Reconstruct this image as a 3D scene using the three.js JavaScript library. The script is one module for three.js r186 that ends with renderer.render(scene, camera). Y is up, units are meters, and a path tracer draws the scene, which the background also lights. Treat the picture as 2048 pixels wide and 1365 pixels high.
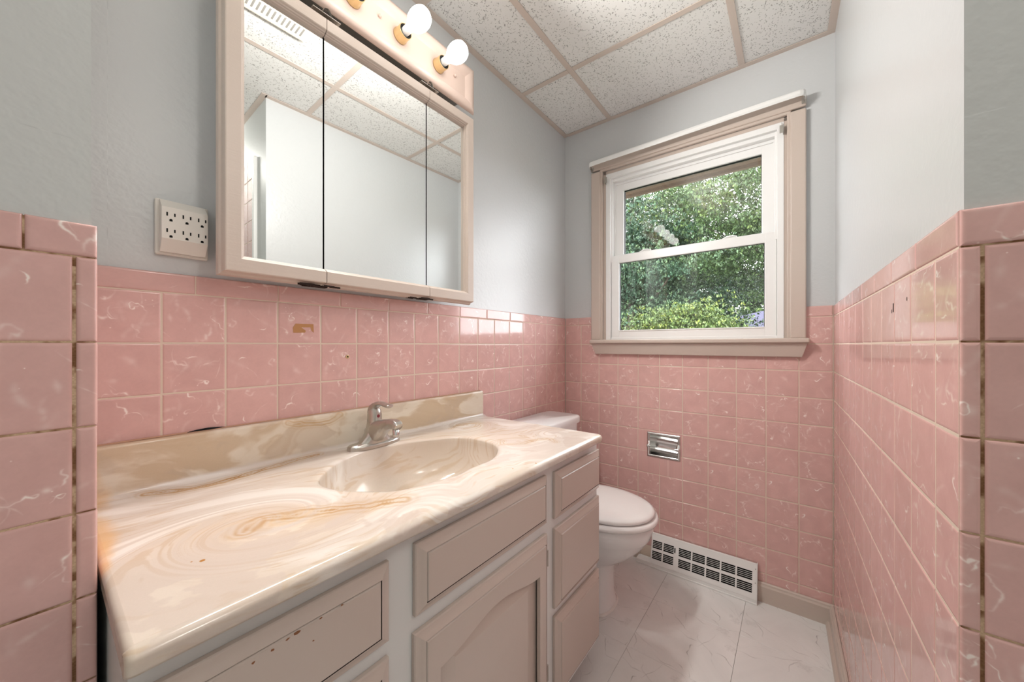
import * as THREE from 'three';
import { RoundedBoxGeometry } from 'three/addons/geometries/RoundedBoxGeometry.js';
import { mergeGeometries, toCreasedNormals } from 'three/addons/utils/BufferGeometryUtils.js';

// ---------------------------------------------------------------- camera, sky, exposure
const CAMH = 1.10;                                   // eye height above the floor
const FPX = 729.66, YAW = 0.6576;                    // focal length in pixels of a 2048 x 1365 frame, turn to the left
const scene = new THREE.Scene();
const camera = new THREE.PerspectiveCamera(2 * Math.atan(682.5 / FPX) * 180 / Math.PI, 2048 / 1365, 0.02, 200);
camera.position.set(1.0686, CAMH, 1.9003);
camera.lookAt(1.0686 - Math.sin(YAW), CAMH, 1.9003 - Math.cos(YAW));
camera.setViewOffset(2048, 1365, 0, -7.78, 2048, 1365);   // the horizon lies a little below the middle
scene.add(camera);
const renderer = new THREE.WebGLRenderer({ antialias: true });
renderer.toneMapping = THREE.LinearToneMapping;
renderer.toneMappingExposure = 2.3;
renderer.shadowMap.enabled = true;
scene.background = new THREE.Color().setRGB(4.6, 4.75, 4.9);   // bright overcast sky
const BULB_CD = 0.435, BULB_GLOW = 2.0;                // candela of each vanity bulb, glow of its glass
const HALL_CD = 0.36;                                 // candela of the hall lamp
const BULB_COLOR = [1.0, 0.97, 0.93];

// ---------------------------------------------------------------- helpers
let seed = 12345;
const rnd = () => { seed = (seed * 1664525 + 1013904223) >>> 0; return seed / 4294967296; };
const rr = (a, b) => a + (b - a) * rnd();
const clamp = (x, a = 0, b = 1) => Math.min(b, Math.max(a, x));
const smooth = (a, b, x) => { const t = clamp((x - a) / (b - a)); return t * t * (3 - 2 * t); };
const lerp = (a, b, t) => a + (b - a) * t;
const mix3 = (a, b, t) => [lerp(a[0], b[0], t), lerp(a[1], b[1], t), lerp(a[2], b[2], t)];
const hash = (x, y) => { let h = (x * 374761393 + y * 668265263) | 0; h = Math.imul(h ^ (h >>> 13), 1274126177); return ((h ^ (h >>> 16)) >>> 0) / 4294967296; };
const noise = (x, y) => {
  const ix = Math.floor(x), iy = Math.floor(y), fx = x - ix, fy = y - iy, u = fx * fx * (3 - 2 * fx), v = fy * fy * (3 - 2 * fy);
  return lerp(lerp(hash(ix, iy), hash(ix + 1, iy), u), lerp(hash(ix, iy + 1), hash(ix + 1, iy + 1), u), v);
};
const fbm = (x, y, n = 4) => { let s = 0, a = 0.5; for (let i = 0; i < n; i++) { s += a * noise(x, y); x = x * 2.03 + 17.1; y = y * 2.03 + 9.7; a *= 0.5; } return s / (1 - Math.pow(0.5, n)); };
const used = {};
const numbered = (n) => { const k = used[n] = (used[n] ?? -1) + 1; return k ? n + '_' + String(k).padStart(3, '0') : n; };
function mesh(name, geo, mat, parent) {
  const m = new THREE.Mesh(geo, mat); m.name = name; m.castShadow = m.receiveShadow = true; parent.add(m); return m;
}
function thing(name, label, category, pos = [0, 0, 0], group) {
  const o = new THREE.Group(); o.name = numbered(name); o.position.set(...pos); o.userData = { label, category };
  if (group) o.userData.group = group;
  scene.add(o); return o;
}
function struct(name, label, pos = [0, 0, 0]) {
  const o = new THREE.Group(); o.name = name; o.position.set(...pos); o.userData = { kind: 'structure', label };
  scene.add(o); return o;
}
const box = (x0, x1, y0, y1, z0, z1, r = 0, seg = 2) => {
  const w = x1 - x0, h = y1 - y0, d = z1 - z0;
  const g = r > 0 ? new RoundedBoxGeometry(w, h, d, seg, Math.min(r, w / 2.01, h / 2.01, d / 2.01)) : new THREE.BoxGeometry(w, h, d);
  g.translate((x0 + x1) / 2, (y0 + y1) / 2, (z0 + z1) / 2); return uvm(g);
};
function uvm(g) {                                    // uv in metres, by the way each face points
  const p = g.attributes.position, n = g.attributes.normal, uv = new Float32Array(p.count * 2);
  for (let i = 0; i < p.count; i++) {
    const ax = Math.abs(n.getX(i)), ay = Math.abs(n.getY(i)), az = Math.abs(n.getZ(i));
    if (ay >= ax && ay >= az) { uv[2 * i] = p.getX(i); uv[2 * i + 1] = p.getZ(i); }
    else if (ax >= az) { uv[2 * i] = p.getZ(i); uv[2 * i + 1] = p.getY(i); }
    else { uv[2 * i] = p.getX(i); uv[2 * i + 1] = p.getY(i); }
  }
  g.setAttribute('uv', new THREE.BufferAttribute(uv, 2)); return g;
}
const plain = (g) => { const h = g.index ? g.toNonIndexed() : g; for (const k of Object.keys(h.attributes)) if (!['position', 'normal', 'uv'].includes(k)) h.deleteAttribute(k); return h; };
const join = (...gs) => mergeGeometries(gs.flat().map(plain));
// a rectangle w x h in the xy plane built of rings [inset, depth, tilt]; tilt is how far the normal leans outward
function rectRings(w, h, rings, uvFn, cap = true) {
  const P = [], N = [], U = [], I = [];
  const sides = [[0, -1], [1, 0], [0, 1], [-1, 0]];
  const corner = (k, ins) => { const sx = [-1, 1, 1, -1][k % 4], sy = [-1, -1, 1, 1][k % 4]; return [sx * (w / 2 - ins), sy * (h / 2 - ins)]; };
  const uvOf = uvFn || ((x, y) => [x, y]);
  for (let s = 0; s < 4; s++) {
    const [nx, ny] = sides[s];
    for (let r = 0; r < rings.length; r++) for (const k of [s, s + 1]) {
      const [x, y] = corner(k, rings[r][0]), t = rings[r][2];
      P.push(x, y, rings[r][1]); N.push(nx * Math.sin(t), ny * Math.sin(t), Math.cos(t)); U.push(...uvOf(x, y));
    }
    const b = s * rings.length * 2;
    for (let r = 0; r + 1 < rings.length; r++) { const a = b + 2 * r; I.push(a, a + 1, a + 3, a, a + 3, a + 2); }
  }
  if (cap) {
    const b = P.length / 3, L = rings[rings.length - 1];
    for (let k = 0; k < 4; k++) { const [x, y] = corner(k, L[0]); P.push(x, y, L[1]); N.push(0, 0, 1); U.push(...uvOf(x, y)); }
    I.push(b, b + 1, b + 2, b, b + 2, b + 3);
  }
  const g = new THREE.BufferGeometry();
  g.setAttribute('position', new THREE.Float32BufferAttribute(P, 3)); g.setAttribute('normal', new THREE.Float32BufferAttribute(N, 3));
  g.setAttribute('uv', new THREE.Float32BufferAttribute(U, 2)); g.setIndex(I); return g;
}
// closed rings of points joined into a skin; capped at the ends
function loft(rings, capA = true, capB = true, crease = 0.9) {
  const P = [], I = [], n = rings[0].length;
  for (const r of rings) for (const p of r) P.push(...p);
  for (let i = 0; i + 1 < rings.length; i++) for (let j = 0; j < n; j++) { const a = i * n + j, b = i * n + (j + 1) % n, c = a + n, d = b + n; I.push(a, b, d, a, d, c); }
  const cap = (i, flip) => { const b = P.length / 3, r = rings[i], m = [0, 1, 2].map((k) => r.reduce((s, p) => s + p[k], 0) / n); P.push(...m); for (let j = 0; j < n; j++) { const a = i * n + j, c = i * n + (j + 1) % n; flip ? I.push(b, c, a) : I.push(b, a, c); } };
  if (capA) cap(0, true); if (capB) cap(rings.length - 1, false);
  let g = new THREE.BufferGeometry(); g.setAttribute('position', new THREE.Float32BufferAttribute(P, 3)); g.setIndex(I);
  g = toCreasedNormals(g, crease); return uvm(g);
}
const oval = (cx, y, cz, a, b, e = 2, n = 48, a2 = a) => Array.from({ length: n }, (_, i) => {   // ring in a level plane; a forward (+x), a2 backward
  const t = -i / n * 2 * Math.PI, c = Math.cos(t), s = Math.sin(t), q = (v) => Math.sign(v) * Math.pow(Math.abs(v), 2 / e);
  return [cx + (c > 0 ? a : a2) * q(c), y, cz + b * q(s)];
});
// elliptical rings along a path of [point, half width, half height]
function sweep(path, side, n = 20, e = 2) {
  const pts = path.map((p) => new THREE.Vector3(...p[0])), S = new THREE.Vector3(...side).normalize(), rings = [];
  for (let i = 0; i < pts.length; i++) {
    const t = pts[Math.min(i + 1, pts.length - 1)].clone().sub(pts[Math.max(i - 1, 0)]).normalize(), up = S.clone().cross(t).normalize();
    rings.push(Array.from({ length: n }, (_, j) => {
      const a = j / n * 2 * Math.PI, q = (v) => Math.sign(v) * Math.pow(Math.abs(v), 2 / e);
      return pts[i].clone().addScaledVector(S, q(Math.cos(a)) * path[i][1]).addScaledVector(up, q(Math.sin(a)) * path[i][2]).toArray();
    }));
  }
  return loft(rings, true, true, 1.1);
}
const curve = (pts, n) => new THREE.CatmullRomCurve3(pts.map((p) => new THREE.Vector3(...p))).getPoints(n).map((v) => v.toArray());
const lathe = (prof, n = 32) => { const g = new THREE.LatheGeometry(prof.map((p) => new THREE.Vector2(...p)), n); return uvm(g); };
const rod = (a, b, r, n = 10) => { const A = new THREE.Vector3(...a), B = new THREE.Vector3(...b), d = B.clone().sub(A); const g = new THREE.CylinderGeometry(r, r, d.length(), n); g.applyQuaternion(new THREE.Quaternion().setFromUnitVectors(new THREE.Vector3(0, 1, 0), d.normalize())); g.translate(...A.add(B).multiplyScalar(0.5).toArray()); return uvm(g); };
const shapeOf = (pts) => new THREE.Shape(pts.map((p) => new THREE.Vector2(...p)));
const extrude = (shape, depth, bevel = 0) => { const g = new THREE.ExtrudeGeometry(shape, { depth: depth - 2 * bevel, bevelEnabled: bevel > 0, bevelSize: bevel, bevelOffset: -bevel, bevelThickness: bevel, bevelSegments: 2, curveSegments: 24 }); g.translate(0, 0, bevel); return uvm(g); };

// ---------------------------------------------------------------- textures
function tex(w, h, fn, { srgb = true, repeat = 1, wrap = true } = {}) {
  const d = new Uint8Array(w * h * 4);
  for (let j = 0; j < h; j++) for (let i = 0; i < w; i++) { const c = fn(i, j), k = (j * w + i) * 4; d[k] = clamp(c[0], 0, 255); d[k + 1] = clamp(c[1], 0, 255); d[k + 2] = clamp(c[2], 0, 255); d[k + 3] = 255; }
  const t = new THREE.DataTexture(d, w, h); t.magFilter = THREE.LinearFilter; t.minFilter = THREE.LinearMipmapLinearFilter; t.generateMipmaps = true;
  if (wrap) t.wrapS = t.wrapT = THREE.RepeatWrapping;
  if (Array.isArray(repeat)) t.repeat.set(...repeat); else t.repeat.set(repeat, repeat);
  if (srgb) t.colorSpace = THREE.SRGBColorSpace; t.needsUpdate = true; return t;
}
// a canvas of floats to stamp soft strokes on
function inkField(w, h) {
  const a = new Float32Array(w * h);
  return { a, w, h,
    dot(x, y, r, v, clip, wrapAround) {
      const R = Math.ceil(r * 2);
      for (let j = Math.floor(y) - R; j <= y + R; j++) for (let i = Math.floor(x) - R; i <= x + R; i++) {
        let ii = i, jj = j;
        if (clip && (i < clip[0] || i >= clip[2] || j < clip[1] || j >= clip[3])) continue;
        if (wrapAround) { ii = (i % w + w) % w; jj = (j % h + h) % h; } else if (i < 0 || j < 0 || i >= w || j >= h) continue;
        const q = ((i - x) ** 2 + (j - y) ** 2) / (r * r), k = jj * w + ii; a[k] = Math.max(a[k], v * Math.exp(-q));
      }
    } };
}
// glazed pink tile with white wisps: 4 x 4 different tiles in one picture
const ATN = 4, ATC = 320;
const tileMap = (() => {
  const W = ATN * ATC, ink = inkField(W, W);
  for (let cy = 0; cy < ATN; cy++) for (let cx = 0; cx < ATN; cx++) {
    const clip = [cx * ATC, cy * ATC, cx * ATC + ATC, cy * ATC + ATC], quiet = rnd() < 0.3;
    const stroke = (n, r0, r1, v0, v1, bend, jag) => {
      for (let s = 0; s < n; s++) {
        let x = clip[0] + rr(20, ATC - 20), y = clip[1] + rr(20, ATC - 20), a = rr(0, 6.28), turn = rr(-bend, bend), len = rr(40, 190), r = rr(r0, r1), v = rr(v0, v1);
        for (let k = 0; k < len; k += 1.2) {
          const f = Math.sin(Math.PI * k / len), n2 = noise(k * 0.07, s * 31 + cx * 7 + cy * 13);
          ink.dot(x, y, r * (0.45 + 0.7 * f * n2 + 0.2), v * (0.25 + 0.75 * f) * (0.4 + n2), clip);
          a += turn * 0.02 + rr(-jag, jag); if (jag > 0.2 && rnd() < 0.035) a += rr(-1.9, 1.9);
          x += Math.cos(a) * 1.2; y += Math.sin(a) * 1.2;
        }
      }
    };
    stroke(quiet ? 3 : 7, 5, 13, 0.08, 0.22, 1.0, 0.02);
    stroke(quiet ? 1 : 3, 1.4, 3.2, 0.15, 0.4, 1.4, 0.06);
    stroke(quiet ? 1 : 2, 1.8, 4.6, 0.5, 1.0, 0.8, 0.30);
    stroke(quiet ? 1 : 3, 2.5, 8, 0.15, 0.55, 2.5, 0.35);
    if (!quiet) for (let s = 0; s < 5; s++) ink.dot(clip[0] + rr(20, ATC - 20), clip[1] + rr(20, ATC - 20), rr(1.5, 3), rr(0.4, 0.8), clip);
  }
  return tex(W, W, (i, j) => {
    const cx = Math.floor(i / ATC), cy = Math.floor(j / ATC), k = 0.985 + 0.03 * hash(cx + 40, cy + 3), m = fbm(i * 0.012 + cx * 50, j * 0.012 + cy * 50, 4) - 0.5, f = fbm(i * 0.11, j * 0.11, 2) - 0.5;
    const base = [220 * k + 14 * m + 4 * f, 178 * k + 14 * m + 4 * f, 172 * k + 14 * m + 4 * f];
    return mix3(base, [252, 238, 232], clamp(1.5 * ink.a[j * W + i]));
  }, { wrap: false });
})();
const floorMap = (() => {
  const W = 1024, ink = inkField(W, W);
  for (let s = 0; s < 34; s++) {
    let x = rr(0, W), y = rr(0, W), a = 0.8 + rr(-0.5, 0.5), r = rr(1, 2.4), v = rr(0.12, 0.5), len = rr(80, 460);
    for (let k = 0; k < len; k += 1.2) { const n = noise(k * 0.03, s * 17); ink.dot(x, y, r * (0.5 + n), v * n * Math.sin(Math.PI * k / len) * 1.5, null, true); a += rr(-0.13, 0.13) + (0.8 - a) * 0.01; if (rnd() < 0.012) a += rr(-0.9, 0.9); x += Math.cos(a) * 1.2; y += Math.sin(a) * 1.2; }
  }
  for (let s = 0; s < 16; s++) { const x0 = rr(0, W), y0 = rr(0, W); for (let k = 0; k < 60; k++) ink.dot(x0 + rr(-26, 26) + k * 0.5, y0 + rr(-20, 20) + k * 0.4, rr(3, 9), rr(0.03, 0.12), null, true); }
  return tex(W, W, (i, j) => { const t = i / W * 2 * Math.PI, u = j / W * 2 * Math.PI, m = fbm(3 + 1.3 * Math.cos(t) + 1.1 * Math.sin(u), 4 + 1.3 * Math.sin(t) + 1.1 * Math.cos(u), 5) - 0.5, v = ink.a[j * W + i]; return mix3([237 + 16 * m, 237 + 16 * m, 235 + 16 * m], [122, 120, 118], clamp(v)); }, { repeat: 1 / 0.61 });
})();
const [ceilMap, ceilBump] = (() => {
  const W = 1024, ink = inkField(W, W);
  for (let s = 0; s < 3600; s++) {
    let x = rr(0, W), y = rr(0, W), a = rr(0, 6.28), len = rnd() < 0.35 ? rr(4, 13) : rr(0.5, 3.5), r = rr(0.9, 2.1), v = rr(0.45, 1);
    for (let k = 0; k <= len; k += 1) { ink.dot(x, y, r, v, null, true); a += rr(-0.5, 0.5); x += Math.cos(a); y += Math.sin(a); }
  }
  return [tex(W, W, (i, j) => { const f = 6 * (hash(i, j) - 0.5), v = clamp(ink.a[j * W + i]); return mix3([236 + f, 235 + f, 232 + f], [124, 120, 116], v); }, { repeat: 1 / 0.61 }),
    tex(W, W, (i, j) => { const v = 235 * (1 - clamp(ink.a[j * W + i])) + 20 * hash(i >> 1, j >> 1); return [v, v, v]; }, { srgb: false, repeat: 1 / 0.61 })];
})();
const groutMap = tex(512, 512, (i, j) => { const n = smooth(0.4, 0.62, fbm(i * 0.035, j * 0.035, 4)), f = 20 * (hash(i >> 1, j >> 1) - 0.5), c = mix3([206, 178, 148], [128, 92, 62], n); return [c[0] + f, c[1] + f, c[2] + f]; }, { repeat: 2.5 });
const paintBump = tex(512, 512, (i, j) => { const v = 255 * fbm(i * 0.09, j * 0.09, 3); return [v, v, v]; }, { srgb: false, repeat: 2.2 });
const woodBump = tex(512, 512, (i, j) => { const v = 255 * (0.7 * fbm(i * 0.02, j * 0.25, 3) + 0.3 * fbm(i * 0.3, j * 0.3, 2)); return [v, v, v]; }, { srgb: false, repeat: 3 });

// cast marble of the vanity top: u runs along z from 0.70 to 1.90, v along the profile from the splash's back edge to the front lip
const SPLASH = 0.128;                                // unrolled length of the splash before the deck's x = 0.022
const marbleMap = (() => {
  const W = 1200, H = 900, LZ = 1.2, LS = 0.9;
  const eyes = [[1.67, 0.357, 0.13, 5.0], [0.925, 0.105, 0.10, -4.2], [1.01, 0.40, 0.07, 3.6], [1.44, 0.53, 0.09, 1.0], [0.86, 0.43, 0.06, -3]];
  const line = (pts) => curve(pts.map((p) => [p[0], p[1], 0]), 48);
  const bands = [[line([[1.765, 0.040], [1.70, 0.075], [1.62, 0.072], [1.53, 0.048], [1.44, 0.036]]), 0.018, 1.1], [line([[1.70, 0.375], [1.67, 0.345], [1.63, 0.365], [1.58, 0.40], [1.53, 0.435], [1.47, 0.47]]), 0.022, 0.75],
    [line([[1.015, 0.345], [1.045, 0.375], [1.01, 0.41], [0.955, 0.42], [0.905, 0.45], [0.93, 0.49]]), 0.012, 0.55], [line([[1.0, 0.10], [0.93, 0.075], [0.88, 0.11], [0.91, 0.14], [0.97, 0.14]]), 0.012, 0.5],
    [line([[1.5, -0.10], [1.46, -0.09], [1.40, -0.085], [1.36, -0.10]]), 0.012, 0.6]];
  for (const [pts, wd] of bands) { pts.lo = [0, 1].map((k) => Math.min(...pts.map((p) => p[k])) - wd * 3 - 0.01); pts.hi = [0, 1].map((k) => Math.max(...pts.map((p) => p[k])) + wd * 3 + 0.01); }
  const stains = [[1.838, 0.02, 0.02, 0.06, 0.75], [1.842, 0.20, 0.016, 0.09, 0.9], [1.846, 0.27, 0.01, 0.05, 0.9], [1.848, 0.33, 0.008, 0.03, 0.8], [1.845, -0.07, 0.012, 0.06, 0.6]];
  return tex(W, H, (i, j) => {
    let z = 0.70 + (i + 0.5) / W * LZ, x = (j + 0.5) / H * LS - SPLASH, z0 = z, x0 = x;
    const deck = smooth(-0.010, 0.010, x + 0.02 * (fbm(z * 30, x * 30, 2) - 0.5));
    for (const [ez, ex, R, A] of eyes) { const dz = z - ez, dx = (x - ex), q = (dz * dz + dx * dx * 1.6) / (R * R), t = A * Math.exp(-q * 1.4), c = Math.cos(t), s = Math.sin(t); z = ez + dz * c - dx * s; x = ex + dz * s + dx * c; }
    const w1 = fbm(z * 5 + 3, x * 7 + 1, 4) - 0.5, w2 = fbm(z * 5 + 40, x * 7 + 20, 4) - 0.5;
    const zz = z + 0.10 * w1, xx = x + 0.10 * w2;
    const flow = fbm(zz * 6, xx * 34 + zz * 9, 5), fine = fbm(zz * 22 + 9, xx * 150 + zz * 30, 3), big = fbm(zz * 4 + 11, xx * 6 + 7, 3);
    const grain = fbm(zz * 60 + 4, xx * 60 + zz * 20, 3), patch = fbm(z0 * 9 + 2, x0 * 13 + 5, 5);
    let c = mix3([228, 217, 207], [245, 239, 232], smooth(0.34, 0.68, flow));
    c = mix3(c, [223, 206, 188], 0.6 * smooth(0.46, 0.7, big));
    c = mix3(c, [214, 190, 164], 0.55 * smooth(0.54, 0.70, fine) * smooth(0.35, 0.6, big));
    c = mix3(c, [219, 204, 193], 0.65 * smooth(0.53, 0.57, patch + 0.10 * (grain - 0.5)) * smooth(0.30, 0.45, x0));   // blotches along the front
    c = mix3(c, [226, 194, 150], 0.55 * Math.exp(-(((z0 - 1.655) / 0.085) ** 2) - (((x0 - 0.375 - 0.55 * (1.655 - z0)) / 0.05) ** 2)) * smooth(0.35, 0.6, flow));   // tan cloud round the eye
    const sw = fbm(zz * 8 + 5 + 2.2 * w1, xx * 16 + 2.2 * w2, 5);
    c = mix3(c, mix3([238, 226, 206], [212, 188, 156], smooth(0.42, 0.62, sw)), 0.8 * (1 - deck));    // the splash was cast in a deeper cream
    c = mix3(c, [206, 188, 168], 0.35 * (1 - deck) * smooth(0.52, 0.6, fbm(zz * 14 + 25, xx * 18 + 3, 4)));
    for (const [pts, wd, str] of bands) {
      let best = 9; const jz = 0.012 * (fbm(z0 * 30, x0 * 30, 2) - 0.5), jx = 0.012 * (fbm(z0 * 30 + 9, x0 * 30, 2) - 0.5);
      if (z0 < pts.lo[0] || z0 > pts.hi[0] || x0 < pts.lo[1] || x0 > pts.hi[1]) continue;
      for (const p of pts) { const d = Math.hypot(p[0] - z0 - jz, p[1] - x0 - jx); if (d < best) best = d; }
      if (best < wd * 3) { const ring = 0.5 + 0.5 * Math.sin(best / wd * 9 + 7 * fbm(z0 * 40, x0 * 40, 2)), k = Math.exp(-((best / wd) ** 2)); c = mix3(c, [192, 146, 92], clamp(0.95 * str * k * (0.25 + 0.75 * ring) * (0.4 + flow))); }
    }
    for (const [sz, sx, rz, rx, str] of stains) { const q = ((z0 - sz) / rz) ** 2 + ((x0 - sx) / rx) ** 2, n = fbm(z0 * 60, x0 * 40, 3); const k = smooth(1.5, 0.3, Math.sqrt(q) + 0.7 * (n - 0.5)); c = mix3(c, [238, 190, 138], 0.75 * str * k); }
    for (const [sz, sx, r] of [[1.762, 0.418, 0.0035], [1.772, 0.41, 0.0015], [1.20, 0.53, 0.002], [1.13, 0.55, 0.0022]]) if (Math.hypot(z0 - sz, (x0 - sx)) < r) c = [186, 132, 70];
    const f = 3 * (hash(i, j) - 0.5) - 8; return [c[0] + f, c[1] + f, c[2] + f];
  }, { wrap: false });
})();
const marbleUV = (z, s) => [(z - 0.70) / 1.2, (s + SPLASH) / 0.9];

// ---------------------------------------------------------------- materials
const std = (o) => new THREE.MeshPhysicalMaterial(o);
const M = {
  tile: std({ map: tileMap, roughness: 0.09 }),
  grout: std({ color: '#dfcdbc', roughness: 0.95 }),
  groutOld: std({ map: groutMap, roughness: 0.95 }),
  paint: std({ color: '#cfd1d2', roughness: 0.33, bumpMap: paintBump, bumpScale: 0.0006 }),
  paintHall: std({ color: '#cdd1d0', roughness: 0.5, bumpMap: paintBump, bumpScale: 0.0005 }),
  taupe: std({ color: '#cdbeb3', roughness: 0.34, bumpMap: woodBump, bumpScale: 0.0002 }),
  taupeGloss: std({ color: '#c9bab0', roughness: 0.24, bumpMap: woodBump, bumpScale: 0.00015 }),
  cabinet: std({ color: '#dcdcda', roughness: 0.32, bumpMap: woodBump, bumpScale: 0.0001 }),
  fixture: std({ color: '#e0c9bd', roughness: 0.3 }),
  marble: std({ map: marbleMap, roughness: 0.14 }),
  floor: std({ map: floorMap, roughness: 0.22 }),
  seam: std({ color: '#8d8984', roughness: 0.9 }),
  ceil: std({ map: ceilMap, bumpMap: ceilBump, bumpScale: 0.0012, roughness: 0.95 }),
  tbar: std({ color: '#d3c4b9', roughness: 0.45 }),
  white: std({ color: '#f3f3f1', roughness: 0.3 }),
  vinyl: std({ color: '#f4f4f3', roughness: 0.28 }),
  porcelain: std({ color: '#f3f3f3', roughness: 0.06 }),
  seat: std({ color: '#f4f2f1', roughness: 0.16 }),
  chrome: std({ color: '#d6d6d4', metalness: 1, roughness: 0.16 }),
  nickel: std({ color: '#c2beb8', metalness: 0.95, roughness: 0.3 }),
  brass: std({ color: '#e2c896', metalness: 0.8, roughness: 0.3 }),
  bracket: std({ color: '#a8a49c', roughness: 0.4, metalness: 0.3 }),
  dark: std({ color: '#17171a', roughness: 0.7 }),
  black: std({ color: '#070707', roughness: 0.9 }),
  rust: std({ color: '#2c1d17', roughness: 0.9 }),
  steel: std({ color: '#8b8680', roughness: 0.5, metalness: 0.4 }),
  mirror: std({ color: '#eef1f0', metalness: 1, roughness: 0.012 }),
  almond: std({ color: '#e9e4dc', roughness: 0.35 }),
  ivory: std({ color: '#efe6d4', roughness: 0.45 }),
  glass: std({ color: '#ffffff', transmission: 1, thickness: 0, roughness: 0, ior: 1.52 }),
  caulkOld: std({ color: '#c39a80', roughness: 0.8 }),
  chip: std({ color: '#8a5b3c', roughness: 0.9 }),
  caulk: std({ color: '#efece8', roughness: 0.6 }),
  brownWood: std({ color: '#4b3a29', roughness: 0.7 }),
  bulb: std({ color: '#ffffff', emissive: new THREE.Color().setRGB(...BULB_COLOR), emissiveIntensity: BULB_GLOW, roughness: 0.4 }),
  hallShade: std({ color: '#ffffff', emissive: new THREE.Color().setRGB(1, 0.96, 0.9), emissiveIntensity: 2, roughness: 0.6 }),
  bulbNeck: std({ color: '#f4f4f4', roughness: 0.4 }),
  tape: std({ color: '#bd8a5a', roughness: 0.7 }),
  red: std({ color: '#8e3540', roughness: 0.4 }),
};

// ---------------------------------------------------------------- tiles
const P = 0.1095, J = 0.0013;                        // tile pitch, joint
const Y0 = CAMH + 0.1132, CAPTOP = CAMH + 0.1565;    // top of the first full course; top of the cap course
const course = (k) => Y0 - k * P;
const tileRings = [[0, -0.0065, 1.57], [0, -0.0024, 1.45], [0.0008, -0.001, 0.95], [0.0024, -0.0002, 0.3], [0.0048, 0, 0]];
const TW = P - J;
const atlasUV = (c, fx = 1, fy = 1) => (x, y, w = TW, h = TW) => { const u = 0.5 + fx * x / w * 0.96, v = 0.5 + fy * y / h * 0.96; return [(c % ATN + u) / ATN, (Math.floor(c / ATN) + v) / ATN]; };
const tileGeo = Array.from({ length: ATN * ATN }, (_, c) => rectRings(TW, TW, tileRings, atlasUV(c)));
const cutCache = {};
function tileAt(parent, u0, u1, v0, v1, name = 'tile', n = 0) {
  const w = u1 - u0 - J, h = v1 - v0 - J, full = Math.abs(w / TW - 1) < 0.05 && Math.abs(h / TW - 1) < 0.02;
  let m;
  if (full) {
    m = mesh(name, tileGeo[Math.floor(rnd() * 16)], M.tile, parent);
    const q = Math.floor(rnd() * 4); m.rotation.z = q * Math.PI / 2; m.scale.set(q % 2 ? h / TW : w / TW, q % 2 ? w / TW : h / TW, 1);
  } else {
    const key = w.toFixed(4) + h.toFixed(4); const L = cutCache[key] ??= [];
    if (L.length < 6) { const c = Math.floor(rnd() * 16), a = atlasUV(c), ox = rr(-0.5, 0.5) * Math.max(0, TW - w), oy = rr(-0.5, 0.5) * Math.max(0, TW - h), sx = Math.min(1, TW / w), sy = Math.min(1, TW / h); L.push(rectRings(w, h, tileRings, (x, y) => a(x * sx + ox, y * sy + oy))); }
    m = mesh(name, L[Math.floor(rnd() * L.length)], M.tile, parent);
  }
  m.position.set((u0 + u1) / 2, (v0 + v1) / 2, n + rr(-0.0003, 0.0001));
  m.rotation.x += rr(-0.0022, 0.0022); m.rotation.y += rr(-0.0022, 0.0022);
  return m;
}
// a rectangle of wall: courses of tiles between the joints us (ascending), rows k0..k1
function tileField(parent, us, k0, k1, skip = () => false, bottom = 0.075) {
  for (let k = k0; k < k1; k++) for (let i = 0; i + 1 < us.length; i++) {
    const v1 = course(k), v0 = Math.max(course(k + 1), bottom);
    if (v1 - v0 < 0.01 || skip((us[i] + us[i + 1]) / 2, (v0 + v1) / 2, us[i], us[i + 1])) continue;
    tileAt(parent, us[i], us[i + 1], v0, v1);
  }
}
function capRow(parent, us) { for (let i = 0; i + 1 < us.length; i++) tileAt(parent, us[i], us[i + 1], Y0, CAPTOP, 'cap_tile', 0.0008); }
const asc = (a) => [...a].sort((p, q) => p - q);
const slab = (u0, u1, v0, v1, n0, n1) => box(u0, u1, v0, v1, n0, n1);
const CEIL = CAMH + 1.228, WT = 0.12, PL = -0.0055;  // ceiling height, wall thickness, plaster face behind the tile face
const HX = 2.2, HZ = 2.9, SX = 0.346, SZ = 1.8535, RX = 1.1915, RZ = 1.2517, RT = 0.0221;   // far hall walls, the two outer corners, right wall's foot and skew

// left wall, behind the vanity: local u = -z
const wallL = struct('wall_left', 'light grey painted wall above pink marbled tile, behind the vanity'); wallL.rotation.y = Math.PI / 2;
mesh('plaster', slab(-SZ - 0.1, WT, 0, CEIL + 0.12, PL - WT, PL), M.paint, wallL);
mesh('grout', slab(-SZ, 0, 0, CAPTOP - 0.002, PL - 0.004, -0.0009), M.grout, wallL);
const LZ = [1.8530, 1.7409, 1.6299, 1.5196, 1.4093, 1.3008, 1.1897, 1.0838, 0.9738, 0.8643, 0.7550, 0.6457, 0.5356, 0.4259, 0.3125, 0.2042, 0.0950, 0.0005];
tileField(wallL, asc(LZ.map((z) => -z)), 0, 11, (u, v) => -u > 0.72 && v < CAMH - 0.335);
capRow(wallL, asc([1.8530, 1.6849, 1.5179, 1.3525, 1.1878, 1.0245, 0.8618, 0.6979, 0.5313, 0.3667, 0.1981, 0.0005].map((z) => -z)));

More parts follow.
